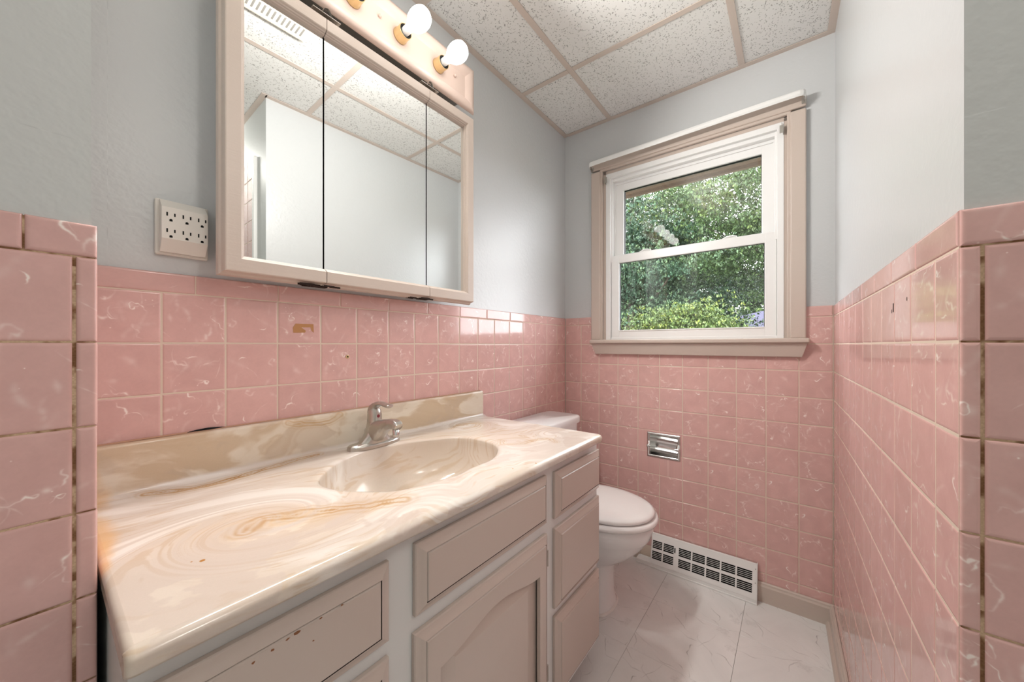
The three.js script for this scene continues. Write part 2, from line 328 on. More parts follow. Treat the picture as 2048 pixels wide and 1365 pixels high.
// window wall
const WIN = { x0: 0.236, x1: 1.046, y0: CAMH + 0.012, y1: CAMH + 0.953 };
const TP = { x0: 0.487, x1: 0.623, y0: CAMH - 0.557, y1: CAMH - 0.453 };
const rectHole = (r, g = 0) => new THREE.Path([[r.x0 - g, r.y0 - g], [r.x1 + g, r.y0 - g], [r.x1 + g, r.y1 + g], [r.x0 - g, r.y1 + g]].map((p) => new THREE.Vector2(...p)));
const wallB = struct('wall_back', 'light grey painted wall with the window above pink marbled tile');
{
  const s = shapeOf([[-WT, 0], [RX + WT, 0], [RX + WT, CEIL + 0.12], [-WT, CEIL + 0.12]]); s.holes.push(rectHole(WIN), rectHole(TP));
  const g = extrude(s, WT); g.translate(0, 0, PL - WT); mesh('plaster', g, M.paint, wallB);
  const t = shapeOf([[0, 0], [RX, 0], [RX, CAPTOP - 0.002], [1.1, CAPTOP - 0.002], [1.1, CAMH], [0.18, CAMH], [0.18, CAPTOP - 0.002], [0, CAPTOP - 0.002]]); t.holes.push(rectHole(TP));
  const h = extrude(t, 0.008); h.translate(0, 0, -0.0089); mesh('grout', h, M.grout, wallB);
  const BX = [0.0005, 0.1024, 0.2120, 0.3204, 0.4282, 0.5355, 0.6428, 0.7530, 0.8655, 0.9744, 1.0853, 1.1910];
  const inTP = (u, v) => u > 0.43 && u < 0.642 && v > CAMH - 0.65 && v < CAMH - 0.44;
  tileField(wallB, BX, 1, 11, inTP);
  for (const [i, k] of [[4, 5], [5, 5], [4, 6], [5, 6]]) {           // four tiles notched round the paper holder
    const u0 = BX[i] + J / 2, u1 = BX[i + 1] - J / 2, v1 = course(k) - J / 2, v0 = course(k + 1) + J / 2, L = i === 4, T = k === 5;
    const hx = L ? TP.x0 - 0.002 : TP.x1 + 0.002, hy = T ? TP.y1 + 0.002 : TP.y0 - 0.002;
    const pts = L && T ? [[u0, v0], [hx, v0], [hx, hy], [u1, hy], [u1, v1], [u0, v1]] : !L && T ? [[hx, v0], [u1, v0], [u1, v1], [u0, v1], [u0, hy], [hx, hy]]
      : L ? [[u0, v0], [u1, v0], [u1, hy], [hx, hy], [hx, v1], [u0, v1]] : [[u0, v0], [u1, v0], [u1, v1], [hx, v1], [hx, hy], [u0, hy]];
    const g = extrude(shapeOf(pts), 0.0065, 0.0012), uv = g.attributes.uv, p = g.attributes.position, a = atlasUV(3 + i + 2 * k);
    for (let q = 0; q < p.count; q++) uv.setXY(q, ...a(p.getX(q) - (u0 + u1) / 2, p.getY(q) - (v0 + v1) / 2));
    g.translate(0, 0, -0.0065); mesh('tile', g, M.tile, wallB);
  }
  for (const [u0, u1] of [[0.0005, 0.1024], [0.1024, 0.178], [1.103, 1.1910]]) tileAt(wallB, u0, u1, course(1), course(0));
  capRow(wallB, [0.0005, 0.0858, 0.178]); capRow(wallB, [1.103, 1.1910]);
}
// right wall, a little out of square: local u = distance from the back corner
const wallR = struct('wall_right', 'pale grey semi-gloss wall above glossy pink tile, facing the vanity', [RX, 0, 0]); wallR.rotation.y = -Math.PI / 2 + RT;
const RL = RZ / Math.cos(RT);
mesh('plaster', slab(-0.02, RL - 0.0055, 0, CEIL + 0.12, PL - WT, PL), M.paint, wallR);
mesh('grout', slab(0, RL - 0.002, 0, CAPTOP - 0.002, PL - 0.004, -0.0009), M.grout, wallR);
tileField(wallR, [0.0005, 0.0800, 0.1880, 0.2958, 0.4080, 0.5220, 0.6380, 0.7440, 0.8490, 0.9546, 1.0590, 1.1713, RL - 0.001], 0, 11);
capRow(wallR, [0.0005, 0.1750, 0.3270, 0.4790, 0.6310, 0.7830, 0.9353, 1.0880, RL - 0.001]);
{
  const mark = (u, y, w, h) => mesh('screw_hole', rectRings(w, h, [[0, 0, 1], [0.0006, 0.0003, 0.2]]), M.rust, wallR).position.set(u, y, 0.0003);
  mark(0.949, CAMH + 0.068, 0.004, 0.016); mark(0.936, CAMH + 0.062, 0.0025, 0.007); mark(1.038, CAMH + 0.075, 0.0025, 0.006); mark(0.43, CAMH + 0.052, 0.004, 0.004); mark(0.41, CAMH + 0.05, 0.003, 0.003);
}
// the wall's end beside the camera, facing the hall
const RXN = RX + RZ * Math.tan(RT);                  // right wall's near corner
const wallE = struct('wall_end', 'grey wall end with dark pink tile and a narrow tile strip at its corner', [0, 0, RZ]);
mesh('plaster', slab(RXN + 0.0055, HX + WT, 0, CEIL + 0.12, PL - WT, PL), M.paintHall, wallE);
mesh('grout', slab(RXN + 0.002, 1.353, 0, CAPTOP - 0.002, PL - 0.004, -0.0014), M.groutOld, wallE);
mesh('grout', slab(1.378, 1.84, 0, CAMH + 0.962, PL - 0.004, -0.0009), M.grout, wallE);
const cornerX = RXN + 0.0005;
for (let k = 0; k < 11; k++) { const v0 = Math.max(course(k + 1), 0.075); if (course(k) - v0 > 0.01) { tileAt(wallE, cornerX, 1.2366, v0, course(k), 'corner_tile', 0.0004); tileAt(wallE, 1.2374, 1.3460, v0, course(k)); } }
tileAt(wallE, cornerX, 1.346, Y0, CAPTOP, 'cap_tile', 0.0008);
mesh('edge_strip', box(1.350, 1.376, 0.4, CAMH + 0.975, -0.006, 0.012, 0.003), M.white, wallE);
for (let k = -8; k < 7; k++) for (let i = 0; i < 4; i++) tileAt(wallE, 1.379 + i * P, 1.379 + (i + 1) * P, course(k + 1), course(k));
// the stub wall at the vanity's near end: local u = -z
const wallS = struct('wall_stub', 'short tiled wall face at the near end of the vanity, grey paint above', [SX, 0, 0]); wallS.rotation.y = Math.PI / 2;
mesh('plaster', slab(-HZ - WT, -SZ - 0.0055, 0, CEIL + 0.12, -SX - WT, PL), M.paintHall, wallS);
mesh('grout', slab(-HZ, -SZ - 0.002, 0, CAPTOP - 0.002, PL - 0.004, -0.0014), M.groutOld, wallS);
for (let k = 0; k < 11; k++) { const v0 = Math.max(course(k + 1), 0.075); if (course(k) - v0 < 0.01) continue; tileAt(wallS, -1.8727, -SZ, v0, course(k), 'corner_tile', 0.0008); for (let i = 0; i < 3; i++) tileAt(wallS, -1.8738 - (i + 1) * P, -1.8738 - i * P, v0, course(k)); }
capRow(wallS, asc([SZ, 1.9120, 2.064, 2.204].map((z) => -z)));
// the return of the stub wall, tiled too, behind the vanity's near end
const wallN = struct('wall_return', 'narrow tiled return beside the vanity top', [0, 0, SZ]); wallN.rotation.y = Math.PI;
mesh('plaster', slab(-SX + 0.006, 0, 0, CEIL + 0.12, PL - 0.09, PL), M.paint, wallN);
for (let k = -1; k < 4; k++) for (let i = 0; i < 3; i++) tileAt(wallN, -0.345 + i * 0.115, -0.345 + (i + 1) * 0.115, k < 0 ? Y0 : course(k + 1), k < 0 ? CAPTOP : course(k), k < 0 ? 'cap_tile' : 'tile');
// the hall that closes the room behind the camera
const wallH = struct('wall_hall', 'plain grey painted hall wall');
mesh('plaster', join(slab(HX, HX + WT, 0, CEIL + 0.12, RZ - 0.1, HZ + WT), slab(SX - 0.02, HX + WT, 0, CEIL + 0.12, HZ, HZ + WT)), M.paintHall, wallH);
const door = struct('door_1', 'white panelled door in white casing across the hall', [1.62, 0, HZ]);
mesh('door_leaf', box(-0.38, 0.38, 0.01, 2.02, -0.03, -0.002, 0.003), M.white, door);
for (const [y0, y1] of [[0.12, 0.9], [1.05, 1.9]]) for (const x of [-0.18, 0.18]) mesh('panel', rectRings(0.27, y1 - y0, [[0, 0, 1], [0.02, 0.006, 0.8], [0.04, 0.006, 0]]).rotateY(Math.PI), M.white, door).position.set(x, (y0 + y1) / 2, -0.0305);
for (const s of [-1, 1]) mesh('casing', box(s * 0.425 - 0.045, s * 0.425 + 0.045, 0, 2.03, -0.022, -0.001, 0.004), M.white, door);
mesh('casing', box(-0.49, 0.49, 2.03, 2.14, -0.026, -0.001, 0.004), M.white, door);
mesh('door_knob', lathe([[0, 0], [0.02, 0], [0.012, 0.02], [0.028, 0.04], [0.024, 0.06], [0, 0.066]], 20).rotateX(-Math.PI / 2), M.brass, door).position.set(0.32, 0.98, -0.03);

// ---------------------------------------------------------------- floor
const floor = struct('floor', 'white marbled vinyl floor tiles with thin grey veins');
mesh('underlay', slab(-WT, HX + WT, -0.1, -0.0025, -WT, HZ + WT), M.seam, floor);
{
  const fx = [-0.05, 0.270, 0.5875, 0.9055, 1.2235, 1.5415, 1.8595, 2.2], fz = [-0.03, 0.2780, 0.5880, 0.8980, 1.2080, 1.5180, 1.8280, 2.1380, 2.4480, 2.9];
  for (let i = 0; i + 1 < fx.length; i++) for (let j = 0; j + 1 < fz.length; j++) {
    if (fx[i] > RXN && fz[j + 1] < RZ) continue;
    const x0 = Math.max(fx[i], 0), x1 = fx[i + 1] > RX && fz[j + 1] < RZ + 0.2 ? Math.min(fx[i + 1], fz[j] < RZ - 0.1 ? 1.222 : 3) : fx[i + 1], z0 = Math.max(fz[j], 0), z1 = fz[j + 1];
    const q = Math.floor(rnd() * 4), o1 = rnd(), o2 = rnd();
    const g = rectRings(x1 - x0 - 0.0009, z1 - z0 - 0.0009, [[0, -0.0024, 1.5], [0.0004, -0.0001, 0.5], [0.001, 0, 0]], (x, y) => [(q % 2 ? y : x) * (q > 1 ? -1 : 1) + o1, (q % 2 ? x : y) + o2]);
    g.rotateX(-Math.PI / 2); mesh('floor_tile', g, M.floor, floor).position.set((x0 + x1) / 2, 0, (z0 + z1) / 2);
  }
}
// baseboards
const bbProfile = (h, d, shoe = true) => shapeOf([[0, 0], ...(shoe ? [[d + 0.011, 0], [d + 0.011, 0.008], [d + 0.007, 0.015], [d, 0.018]] : [[d, 0]]), [d, h - 0.016], [d - 0.004, h - 0.010], [d - 0.005, h - 0.004], [d - 0.009, h], [0, h]]);
const bbBack = struct('baseboard_back', 'taupe painted baseboard under the window');
{ const g = extrude(bbProfile(0.082, 0.013, false), 0.245); g.rotateY(-Math.PI / 2); g.translate(1.1915, 0, 0.0005); uvm(g); mesh('board', g, M.taupe, bbBack);
  const h = extrude(bbProfile(0.082, 0.013, false), 0.44); h.rotateY(-Math.PI / 2); h.translate(0.44, 0, 0.0005); uvm(h); mesh('board', h, M.taupe, bbBack); }
const bbRight = struct('baseboard_right', 'taupe painted baseboard with shoe moulding along the glossy tile', [RX, 0, 0]); bbRight.rotation.y = -Math.PI / 2 + RT;
{ const g = extrude(bbProfile(0.082, 0.013), RL - 0.012); g.rotateY(-Math.PI / 2); g.translate(RL, 0, 0.0005); uvm(g); mesh('board', g, M.taupe, bbRight); }
const bbLeft = struct('baseboard_left', 'taupe painted baseboard behind the toilet'); bbLeft.rotation.y = Math.PI / 2;
{ const g = extrude(bbProfile(0.082, 0.013), 0.685); g.rotateY(-Math.PI / 2); g.translate(-0.02, 0, 0.0005); uvm(g); mesh('board', g, M.taupe, bbLeft); }

// ---------------------------------------------------------------- ceiling
const ceiling = struct('ceiling', 'suspended ceiling of white fissured panels in a taupe grid');
mesh('deck', slab(-WT, HX + WT, CEIL + 0.06, CEIL + 0.16, -WT, HZ + WT), M.ceil, ceiling);
{
  const gx = [0, 0.2785, 0.8885, 1.4985, 2.2], gz = [0, 0.4500, 1.0600, 1.6700, 2.2800, 2.9];
  for (let i = 0; i + 1 < gx.length; i++) for (let j = 0; j + 1 < gz.length; j++) {
    if (gx[i] > RXN && gz[j + 1] < RZ) continue;
    const o1 = rnd(), o2 = rnd(), g = rectRings(gx[i + 1] - gx[i] - 0.004, gz[j + 1] - gz[j] - 0.004, [[0, -0.012, 1.57], [0, 0, 1], [0.001, 0.0006, 0]], (x, y) => [x + o1, y + o2]);
    g.rotateX(Math.PI / 2); mesh('ceiling_panel', g, M.ceil, ceiling).position.set((gx[i] + gx[i + 1]) / 2, CEIL + 0.0025 + rr(0, 0.0012), (gz[j] + gz[j + 1]) / 2);
  }
  const bar = (x0, x1, z0, z1) => mesh('grid_bar', box(x0, x1, CEIL - 0.0012, CEIL + 0.0012, z0, z1, 0.0008, 1), M.tbar, ceiling);
  for (const x of gx.slice(1, 3)) bar(x - 0.012, x + 0.012, 0.001, HZ);
  bar(gx[3] - 0.012, gx[3] + 0.012, RZ, HZ);
  for (let j = 1; j < 5; j++) { const z = gz[j], d = 0.0006; for (let i = 0; i + 1 < gx.length; i++) { if (z < RZ && i > 2) continue; bar(Math.max(gx[i] + 0.012, 0.001), z < RZ && i === 2 ? RX + 0.02 : gx[i + 1] - 0.012, z - 0.012, z + 0.012); } }
  const ang = (x0, x1, z0, z1) => mesh('wall_angle', box(x0, x1, CEIL - 0.0016, CEIL + 0.0006, z0, z1), M.tbar, ceiling);
  ang(-0.006, 0.019, 0, SZ); ang(0.019, RX + 0.01, -0.006, 0.019); ang(SX - 0.005, SX + 0.019, SZ, HZ); ang(0, SX, SZ - 0.019, SZ); ang(RXN - 0.02, HX, RZ - 0.006, RZ + 0.019);
  const ra = mesh('wall_angle', box(0.0195, RL, CEIL - 0.0016, CEIL + 0.0006, -0.006, 0.019), M.tbar, ceiling); ra.position.x = RX; ra.rotation.y = -Math.PI / 2 + RT;
}
// exhaust fan grille, seen in the mirror
const fan = thing('exhaust_fan_grille', 'ivory slotted exhaust fan grille set in the ceiling, seen in the mirror', 'vent', [0.575, CEIL - 0.001, 1.415]);
mesh('cover', rectRings(0.27, 0.30, [[0, 0, 1.57], [0, 0.006, 1.2], [0.008, 0.018, 0.4], [0.016, 0.02, 0]]).rotateX(Math.PI / 2), M.ivory, fan);
for (const row of [0, 1, 2, 3]) for (let k = 0; k < 16; k++) mesh('slot', box(-0.108 + row * 0.055, -0.108 + row * 0.055 + 0.046, -0.0208, -0.0195, -0.122 + k * 0.016, -0.122 + k * 0.016 + 0.006), M.seam, fan);

// ---------------------------------------------------------------- window
const win = struct('window_1', 'white vinyl double-hung window in taupe wood casing');
const Yr = (y) => CAMH + y;
{
  // casing: outer edge rounded, a bead along the inner edge
  mesh('casing', join(box(0.172, 0.226, Yr(0.0265), Yr(0.957), 0, 0.019, 0.006, 3), box(0.222, 0.236, Yr(0.0265), Yr(0.957), -0.004, 0.012, 0.004, 3)), M.taupe, win);
  mesh('casing', join(box(1.056, 1.109, Yr(0.0265), Yr(0.957), 0, 0.019, 0.006, 3), box(1.046, 1.060, Yr(0.0265), Yr(0.957), -0.004, 0.012, 0.004, 3)), M.taupe, win);
  mesh('casing', join(box(0.172, 1.109, Yr(0.964), Yr(1.012), 0, 0.019, 0.006, 3), box(0.222, 1.060, Yr(0.953), Yr(0.967), -0.004, 0.012, 0.004, 3)), M.taupe, win);
  mesh('jamb', join(box(0.236, 0.252, Yr(0.026), Yr(0.953), -0.12, -0.005), box(1.036, 1.046, Yr(0.026), Yr(0.953), -0.12, -0.005), box(0.236, 1.046, Yr(0.937), Yr(0.953), -0.12, -0.005)), M.taupe, win);
  mesh('stool', box(0.178, 1.119, Yr(0.008), Yr(0.0275), -0.10, 0.052, 0.006, 3), M.taupe, win);
  const ap = [[-0.466, 0], [0.466, 0], [0.448, -0.0575], [-0.448, -0.0575]], ag = extrude(shapeOf(ap), 0.02, 0.002), ps = ag.attributes.position;
  for (let i = 0; i < ps.count; i++) if (ps.getZ(i) > 0.01) ps.setZ(i, ps.getZ(i) + 0.016 * (ps.getY(i) + 0.0575) / 0.0575);
  ag.computeVertexNormals(); mesh('apron', uvm(ag), M.taupe, win).position.set(0.6475, Yr(0.008), 0.0003);
  // fixed vinyl frame: four sides with a stepped inner lip
  const F = (x0, x1, y0, y1, w, z0, z1, r = 0.002) => join(box(x0, x0 + w, y0, y1, z0, z1, r), box(x1 - w, x1, y0, y1, z0, z1, r), box(x0 + w - 0.002, x1 - w + 0.002, y1 - w, y1, z0, z1, r), box(x0 + w - 0.002, x1 - w + 0.002, y0, y0 + w, z0, z1, r));
  mesh('frame', join(box(0.2515, 0.276, Yr(0.027), Yr(0.936), -0.11, -0.002, 0.002), box(1.0125, 1.0365, Yr(0.027), Yr(0.936), -0.11, -0.002, 0.002), box(0.274, 1.0145, Yr(0.910), Yr(0.936), -0.11, -0.002, 0.002), box(0.274, 1.0145, Yr(0.0275), Yr(0.040), -0.11, -0.016, 0.002),
    box(0.274, 0.284, Yr(0.45), Yr(0.91), -0.11, -0.016, 0.002), box(1.004, 1.014, Yr(0.45), Yr(0.91), -0.11, -0.016, 0.002), box(0.274, 1.0145, Yr(0.893), Yr(0.912), -0.11, -0.02, 0.002)), M.vinyl, win);
  mesh('track', join(box(0.2755, 0.290, Yr(0.03), Yr(0.90), -0.11, -0.047), box(0.998, 1.0130, Yr(0.03), Yr(0.90), -0.11, -0.047), box(0.28, 1.01, Yr(0.880), Yr(0.895), -0.11, -0.045)), M.vinyl, win);
  const lower = mesh('lower_sash', join(F(0.2770, 1.0115, Yr(0.036), Yr(0.486), 0.0430, -0.046, -0.018, 0.003), box(0.3195, 0.9685, Yr(0.0735), Yr(0.079), -0.04, -0.014, 0.002)), M.vinyl, win);
  const upper = mesh('upper_sash', F(0.2885, 1.0, Yr(0.452), Yr(0.890), 0.044, -0.085, -0.052, 0.003), M.vinyl, win);
  mesh('gasket', F(0.318, 0.970, Yr(0.0755), Yr(0.4465), 0.0045, -0.037, -0.027, 0), M.dark, lower);
  mesh('gasket', F(0.3305, 0.958, Yr(0.494), Yr(0.848), 0.0045, -0.076, -0.063, 0), M.dark, upper);
  mesh('pane', box(0.319, 0.969, Yr(0.077), Yr(0.4455), -0.0326, -0.0325), M.glass, lower);
  mesh('pane', box(0.332, 0.957, Yr(0.495), Yr(0.847), -0.0701, -0.07), M.glass, upper);
  const lockAt = (x) => { const g = mesh('sash_lock', join(box(-0.03, 0.03, 0, 0.004, -0.012, 0.012, 0.0018), sweep([[[-0.026, 0.004, 0], 0.004, 0.003], [[-0.01, 0.009, 0], 0.009, 0.006], [[0.012, 0.009, 0], 0.010, 0.006], [[0.03, 0.006, 0.004], 0.004, 0.003]], [0, 0, 1], 12)), M.white, lower); g.position.set(x, Yr(0.486), -0.033); };
  lockAt(0.455); lockAt(0.835);
  // little spring brackets of a removed blind
  for (const [x, s] of [[0.2535, 1], [1.034, -1]]) mesh('blind_bracket', join(box(x - 0.001, x + 0.001, Yr(0.880), Yr(0.915), -0.001, 0.022, 0.0006), box(Math.min(x, x + s * 0.012), Math.max(x, x + s * 0.012), Yr(0.880), Yr(0.912), 0.019, 0.0205), rod([x + s * 0.004, Yr(0.9), 0.02], [x + s * 0.004, Yr(0.922), 0.02], 0.0015)), M.bracket, win);
}
const crod = thing('curtain_rod', 'white flat curtain rod mounted across the top of the window casing', 'curtain rod', [0, Yr(0.986), 0.0195]);
{
  const a = curve([[0.179, 0, 0.002], [0.179, 0, 0.03], [0.190, 0, 0.04], [0.22, 0.0005, 0.042], [0.64, 0.006, 0.042], [1.06, 0.012, 0.042], [1.092, 0.0125, 0.04], [1.103, 0.0127, 0.03], [1.103, 0.0127, 0.002]], 80);
  mesh('rail', sweep(a.map((p) => [p, 0.0125, 0.0035]), [0, 1, 0], 14, 3), M.white, crod);
  for (const [x, y] of [[0.181, -0.014], [1.101, -0.002]]) mesh('bracket', join(box(x - 0.007, x + 0.007, y - 0.012, y + 0.014, 0, 0.002, 0.0007), box(x - 0.001, x + 0.001, y - 0.006, y + 0.012, 0, 0.026, 0.0006), rod([x - 0.004, y - 0.01, 0.004], [x + 0.004, y - 0.01, 0.024], 0.0012)), M.nickel, crod);
}
// ---------------------------------------------------------------- wall register under the window
const vent = thing('baseboard_register', 'white metal heating register with black slots at the foot of the window wall', 'register', [0.506, 0, 0.004]);
{
  const W = 0.440, prof = [[0.003, 0.158], [0.010, 0.160], [0.016, 0.155], [0.048, 0.022]];    // z, y of the sloping cover
  const tilt = Math.atan2(0.133, -0.032), L = Math.hypot(0.032, 0.133), n = [Math.sin(tilt), -Math.cos(tilt)];
  const side = shapeOf([[0.0, 0.018], [0.0, 0.16], [0.010, 0.160], [0.016, 0.155], [0.048, 0.022], [0.046, 0.018]]);
  const end = (x) => { const g = extrude(side, 0.0016); g.rotateY(-Math.PI / 2); g.translate(x, 0, 0); return g; };
  mesh('end_cap', end(0.0016), M.white, vent); mesh('end_cap', end(W), M.white, vent);
  // sloping face as a lattice: rails across, mullions up, slats between
  const f = new THREE.Group(); f.name = 'face'; f.position.set(0, 0.155, 0.016); f.rotation.x = -Math.atan2(0.032, 0.133); vent.add(f);
  const top = 0, bot = -L;
  const rails = [[top, -0.030], [-0.066, -0.079], [-0.115, bot]];
  for (const [a, b] of rails) mesh('rail', box(0.001, W - 0.001, b, a, -0.0015, 0, 0), M.white, f);
  mesh('top_lip', box(0.001, W - 0.001, -0.001, 0.0045, -0.014, 0.0005, 0.002), M.white, f);
  const cells = [[0.008, 0.050], [0.056, 0.100], [0.121, 0.171], [0.177, 0.226], [0.232, 0.282], [0.288, 0.338], [0.344, 0.396]];
  const scale = (W - 0.016) / 0.396; const cc = cells.map(([a, b]) => [0.006 + (a - 0.008) * scale, 0.006 + (b - 0.008) * scale]);
  for (const [y1, y0] of [[-0.030, -0.066], [-0.079, -0.115]]) {
    let x = 0.001;
    for (const [a, b] of [...cc, [W - 0.001, 0]]) { mesh('mullion', box(x, a, y0 - 0.0005, y1 + 0.0005, -0.0015, 0), M.white, f); x = b; }
    for (const [a, b] of cc) for (let k = 0; k < 4; k++) { const y = y0 + (k + 1) * (y1 - y0) / 5; const s = mesh('slat', box(a, b, -0.0007, 0.0007, -0.0022, -0.0002), M.white, f); s.position.y = y; }
  }
  mesh('damper_lever', box(0.108, 0.112, -0.056, -0.036, -0.001, 0.006, 0.001), M.dark, f);
  for (const y of [-0.018, -0.0725]) mesh('screw', new THREE.CylinderGeometry(0.0022, 0.0022, 0.002, 10).rotateX(Math.PI / 2), M.nickel, f).position.set(W - 0.007, y, 0.0005);
  mesh('black_backing', box(0.003, W - 0.003, -L + 0.004, -0.004, -0.009, -0.0075), M.black, f);  // thin black sheet behind the slots, painting in the shade inside the register
  mesh('base_pan', join(box(-0.07, W, 0.004, 0.022, 0.0, 0.047, 0.002), box(-0.07, W, 0.0005, 0.006, 0.0, 0.050, 0.001)), M.white, vent);
}
// ---------------------------------------------------------------- recessed paper holder
const tp = thing('toilet_paper_holder', 'empty chrome recessed toilet paper holder set in the pink tile', 'paper holder', [0.5545, CAMH - 0.505, 0]);
{
  const g = rectRings(0.158, 0.126, [[0, 0.0003, 1.57], [0, 0.002, 1.2], [0.003, 0.0042, 0.5], [0.007, 0.005, 0], [0.010, 0.0045, -0.3], [0.0125, 0.003, -0.8], [0.0125, 0.0015, -1.57], [0.0125, -0.012, -1.57]], null, false);
  mesh('flange', g, M.chrome, tp);
  const rec = [[-0.012], [-0.05]];
  const pts = Array.from({ length: 13 }, (_, i) => { const a = i / 12 * Math.PI; return [0.0505 * Math.cos(a), -0.012 - 0.046 * Math.pow(Math.sin(a), 0.75)]; });   // y, z of the hollow
  const P3 = []; for (let i = 0; i + 1 < pts.length; i++) { const [ya, za] = pts[i], [yb, zb] = pts[i + 1], x = 0.0665; P3.push(-x, ya, za, -x, yb, zb, x, yb, zb, -x, ya, za, x, yb, zb, x, ya, za); }
  let h = new THREE.BufferGeometry(); h.setAttribute('position', new THREE.Float32BufferAttribute(P3, 3)); h = toCreasedNormals(h, 0.9); mesh('hollow', uvm(h), M.chrome, tp);
  for (const s of [-1, 1]) { const e = extrude(shapeOf(pts.map(([y, z]) => [z, y])), 0.001); e.rotateY(-Math.PI / 2); e.scale(1, 1, 1); e.translate(s * 0.0665 + 0.0005, 0, 0); mesh('end_wall', uvm(e), M.chrome, tp); }
  for (const s of [-1, 1]) mesh('roller_post', join(sweep([[[s * 0.071, 0.016, 0.004], 0.006, 0.002], [[s * 0.070, 0.004, 0.010], 0.008, 0.003], [[s * 0.069, -0.004, 0.019], 0.008, 0.004], [[s * 0.069, -0.012, 0.019], 0.006, 0.003]], [1, 0, 0], 12), rod([s * 0.074, -0.004, 0.018], [s * 0.058, -0.004, 0.018], 0.0055, 14)), M.chrome, tp);
}
// ---------------------------------------------------------------- medicine cabinet (a touch out of parallel with the wall)
const med = thing('medicine_cabinet', 'three-door mirrored medicine cabinet with taupe wooden frame above the vanity', 'cabinet', [0.1108, 0, 1.25]); med.rotation.y = -0.0142;
{
  const MX = 0.1108, X = (x) => x - MX, Z = (z) => z - 1.25, yb = Yr(0.150), yt = Yr(0.840), z0 = 0.913, z1 = 1.670, s1 = 1.1235, s2 = 1.4525;
  mesh('body', box(X(0.002), X(0.079), yb + 0.022, yt - 0.022, Z(z0 + 0.022), Z(z1 - 0.024), 0.002), M.cabinet, med);
  // a moulding drawn by its section across the width (t from outer edge, x depth), run along a side
  const sec = [[0.010, 0.080], [0.002, 0.086], [0.000, 0.096], [0.002, 0.106], [0.006, 0.110], [0.008, 0.1285], [0.010, 0.130], [0.036, 0.130], [0.038, 0.1285], [0.0395, 0.125], [0.042, 0.1235], [0.0425, 0.120], [0.0445, 0.1185], [0.0455, 0.1115], [0.0455, 0.1095], [0.010, 0.1095]];
  function rail(za, zb, low, mA, mB) {              // level rail; mitred where mA / mB
    const dir = low ? 1 : -1, y0 = low ? yb : yt;
    const ring = (z, m, s) => sec.map(([t, x]) => [X(x), y0 + dir * t, Z(z + (m ? s * t : 0))]);
    const rs = [ring(za, mA, 1), ring(zb, mB, -1)]; return loft(low ? rs : rs.map((r) => [...r].reverse()), true, true, 0.5);
  }
  function stile(z, s) { const ring = (y, d) => sec.map(([t, x]) => [X(x), y + d * t, Z(z + s * t)]); const rs = [ring(yb, 1), ring(yt, -1)]; return loft(s > 0 ? rs.map((r) => [...r].reverse()) : rs, true, true, 0.5); }
  const gap = 0.0009;
  const mk = (za, zb, left, right) => {
    const d = new THREE.Group(); d.name = 'door'; med.add(d);
    mesh('bottom_rail', rail(za + (right ? 0 : gap), zb - (left ? 0 : gap), true, right, left), M.taupe, d); mesh('top_rail', rail(za + (right ? 0 : gap), zb - (left ? 0 : gap), false, right, left), M.taupe, d);
    if (left) mesh('stile', stile(zb, -1), M.taupe, d); if (right) mesh('stile', stile(za, 1), M.taupe, d);
    const ma = za + (right ? 0.0445 : gap * 2.2), mb = zb - (left ? 0.0445 : gap * 2.2);
    mesh('mirror', box(X(0.1068), X(0.1108), yb + 0.0445, yt - 0.0445, Z(ma), Z(mb)), M.mirror, d);
    mesh('backing', box(X(0.080), X(0.1066), yb + 0.012, yt - 0.012, Z(za + (right ? 0.012 : 0.002)), Z(zb - (left ? 0.012 : 0.002))), M.dark, d);
  };
  mk(s2, z1, true, false); mk(s1, s2, false, false); mk(z0, s1, false, true);
  for (const s of [s1, s2]) {
    mesh('top_clip', join(box(X(0.098), X(0.132), yt + 0.0002, yt + 0.0016, Z(s - 0.035), Z(s + 0.035), 0.0005), sweep(curve([[X(0.130), yt + 0.001, Z(s + 0.012)], [X(0.131), yt + 0.012, Z(s + 0.007)], [X(0.131), yt + 0.014, Z(s - 0.004)], [X(0.130), yt + 0.001, Z(s - 0.011)]], 14).map((p) => [p, 0.004, 0.0009]), [1, 0, 0], 8)), M.nickel, med);
    const bits = []; for (let k = 0; k < 11; k++) { const z = s + rr(-0.03, 0.055), x = rr(0.088, 0.126); bits.push(box(X(x - 0.001), X(x + 0.002), yb - 0.0012 + 0.008 * smooth(0.105, 0.128, x) * 0, yb + 0.003, Z(z - rr(0.008, 0.02)), Z(z + rr(0.006, 0.018)))); }
    bits.push(box(X(0.090), X(0.108), yb - 0.0015, yb + 0.003, Z(s - 0.012), Z(s + 0.026), 0.001)); mesh('rusted_hinge', join(bits), M.rust, med);
  }
}
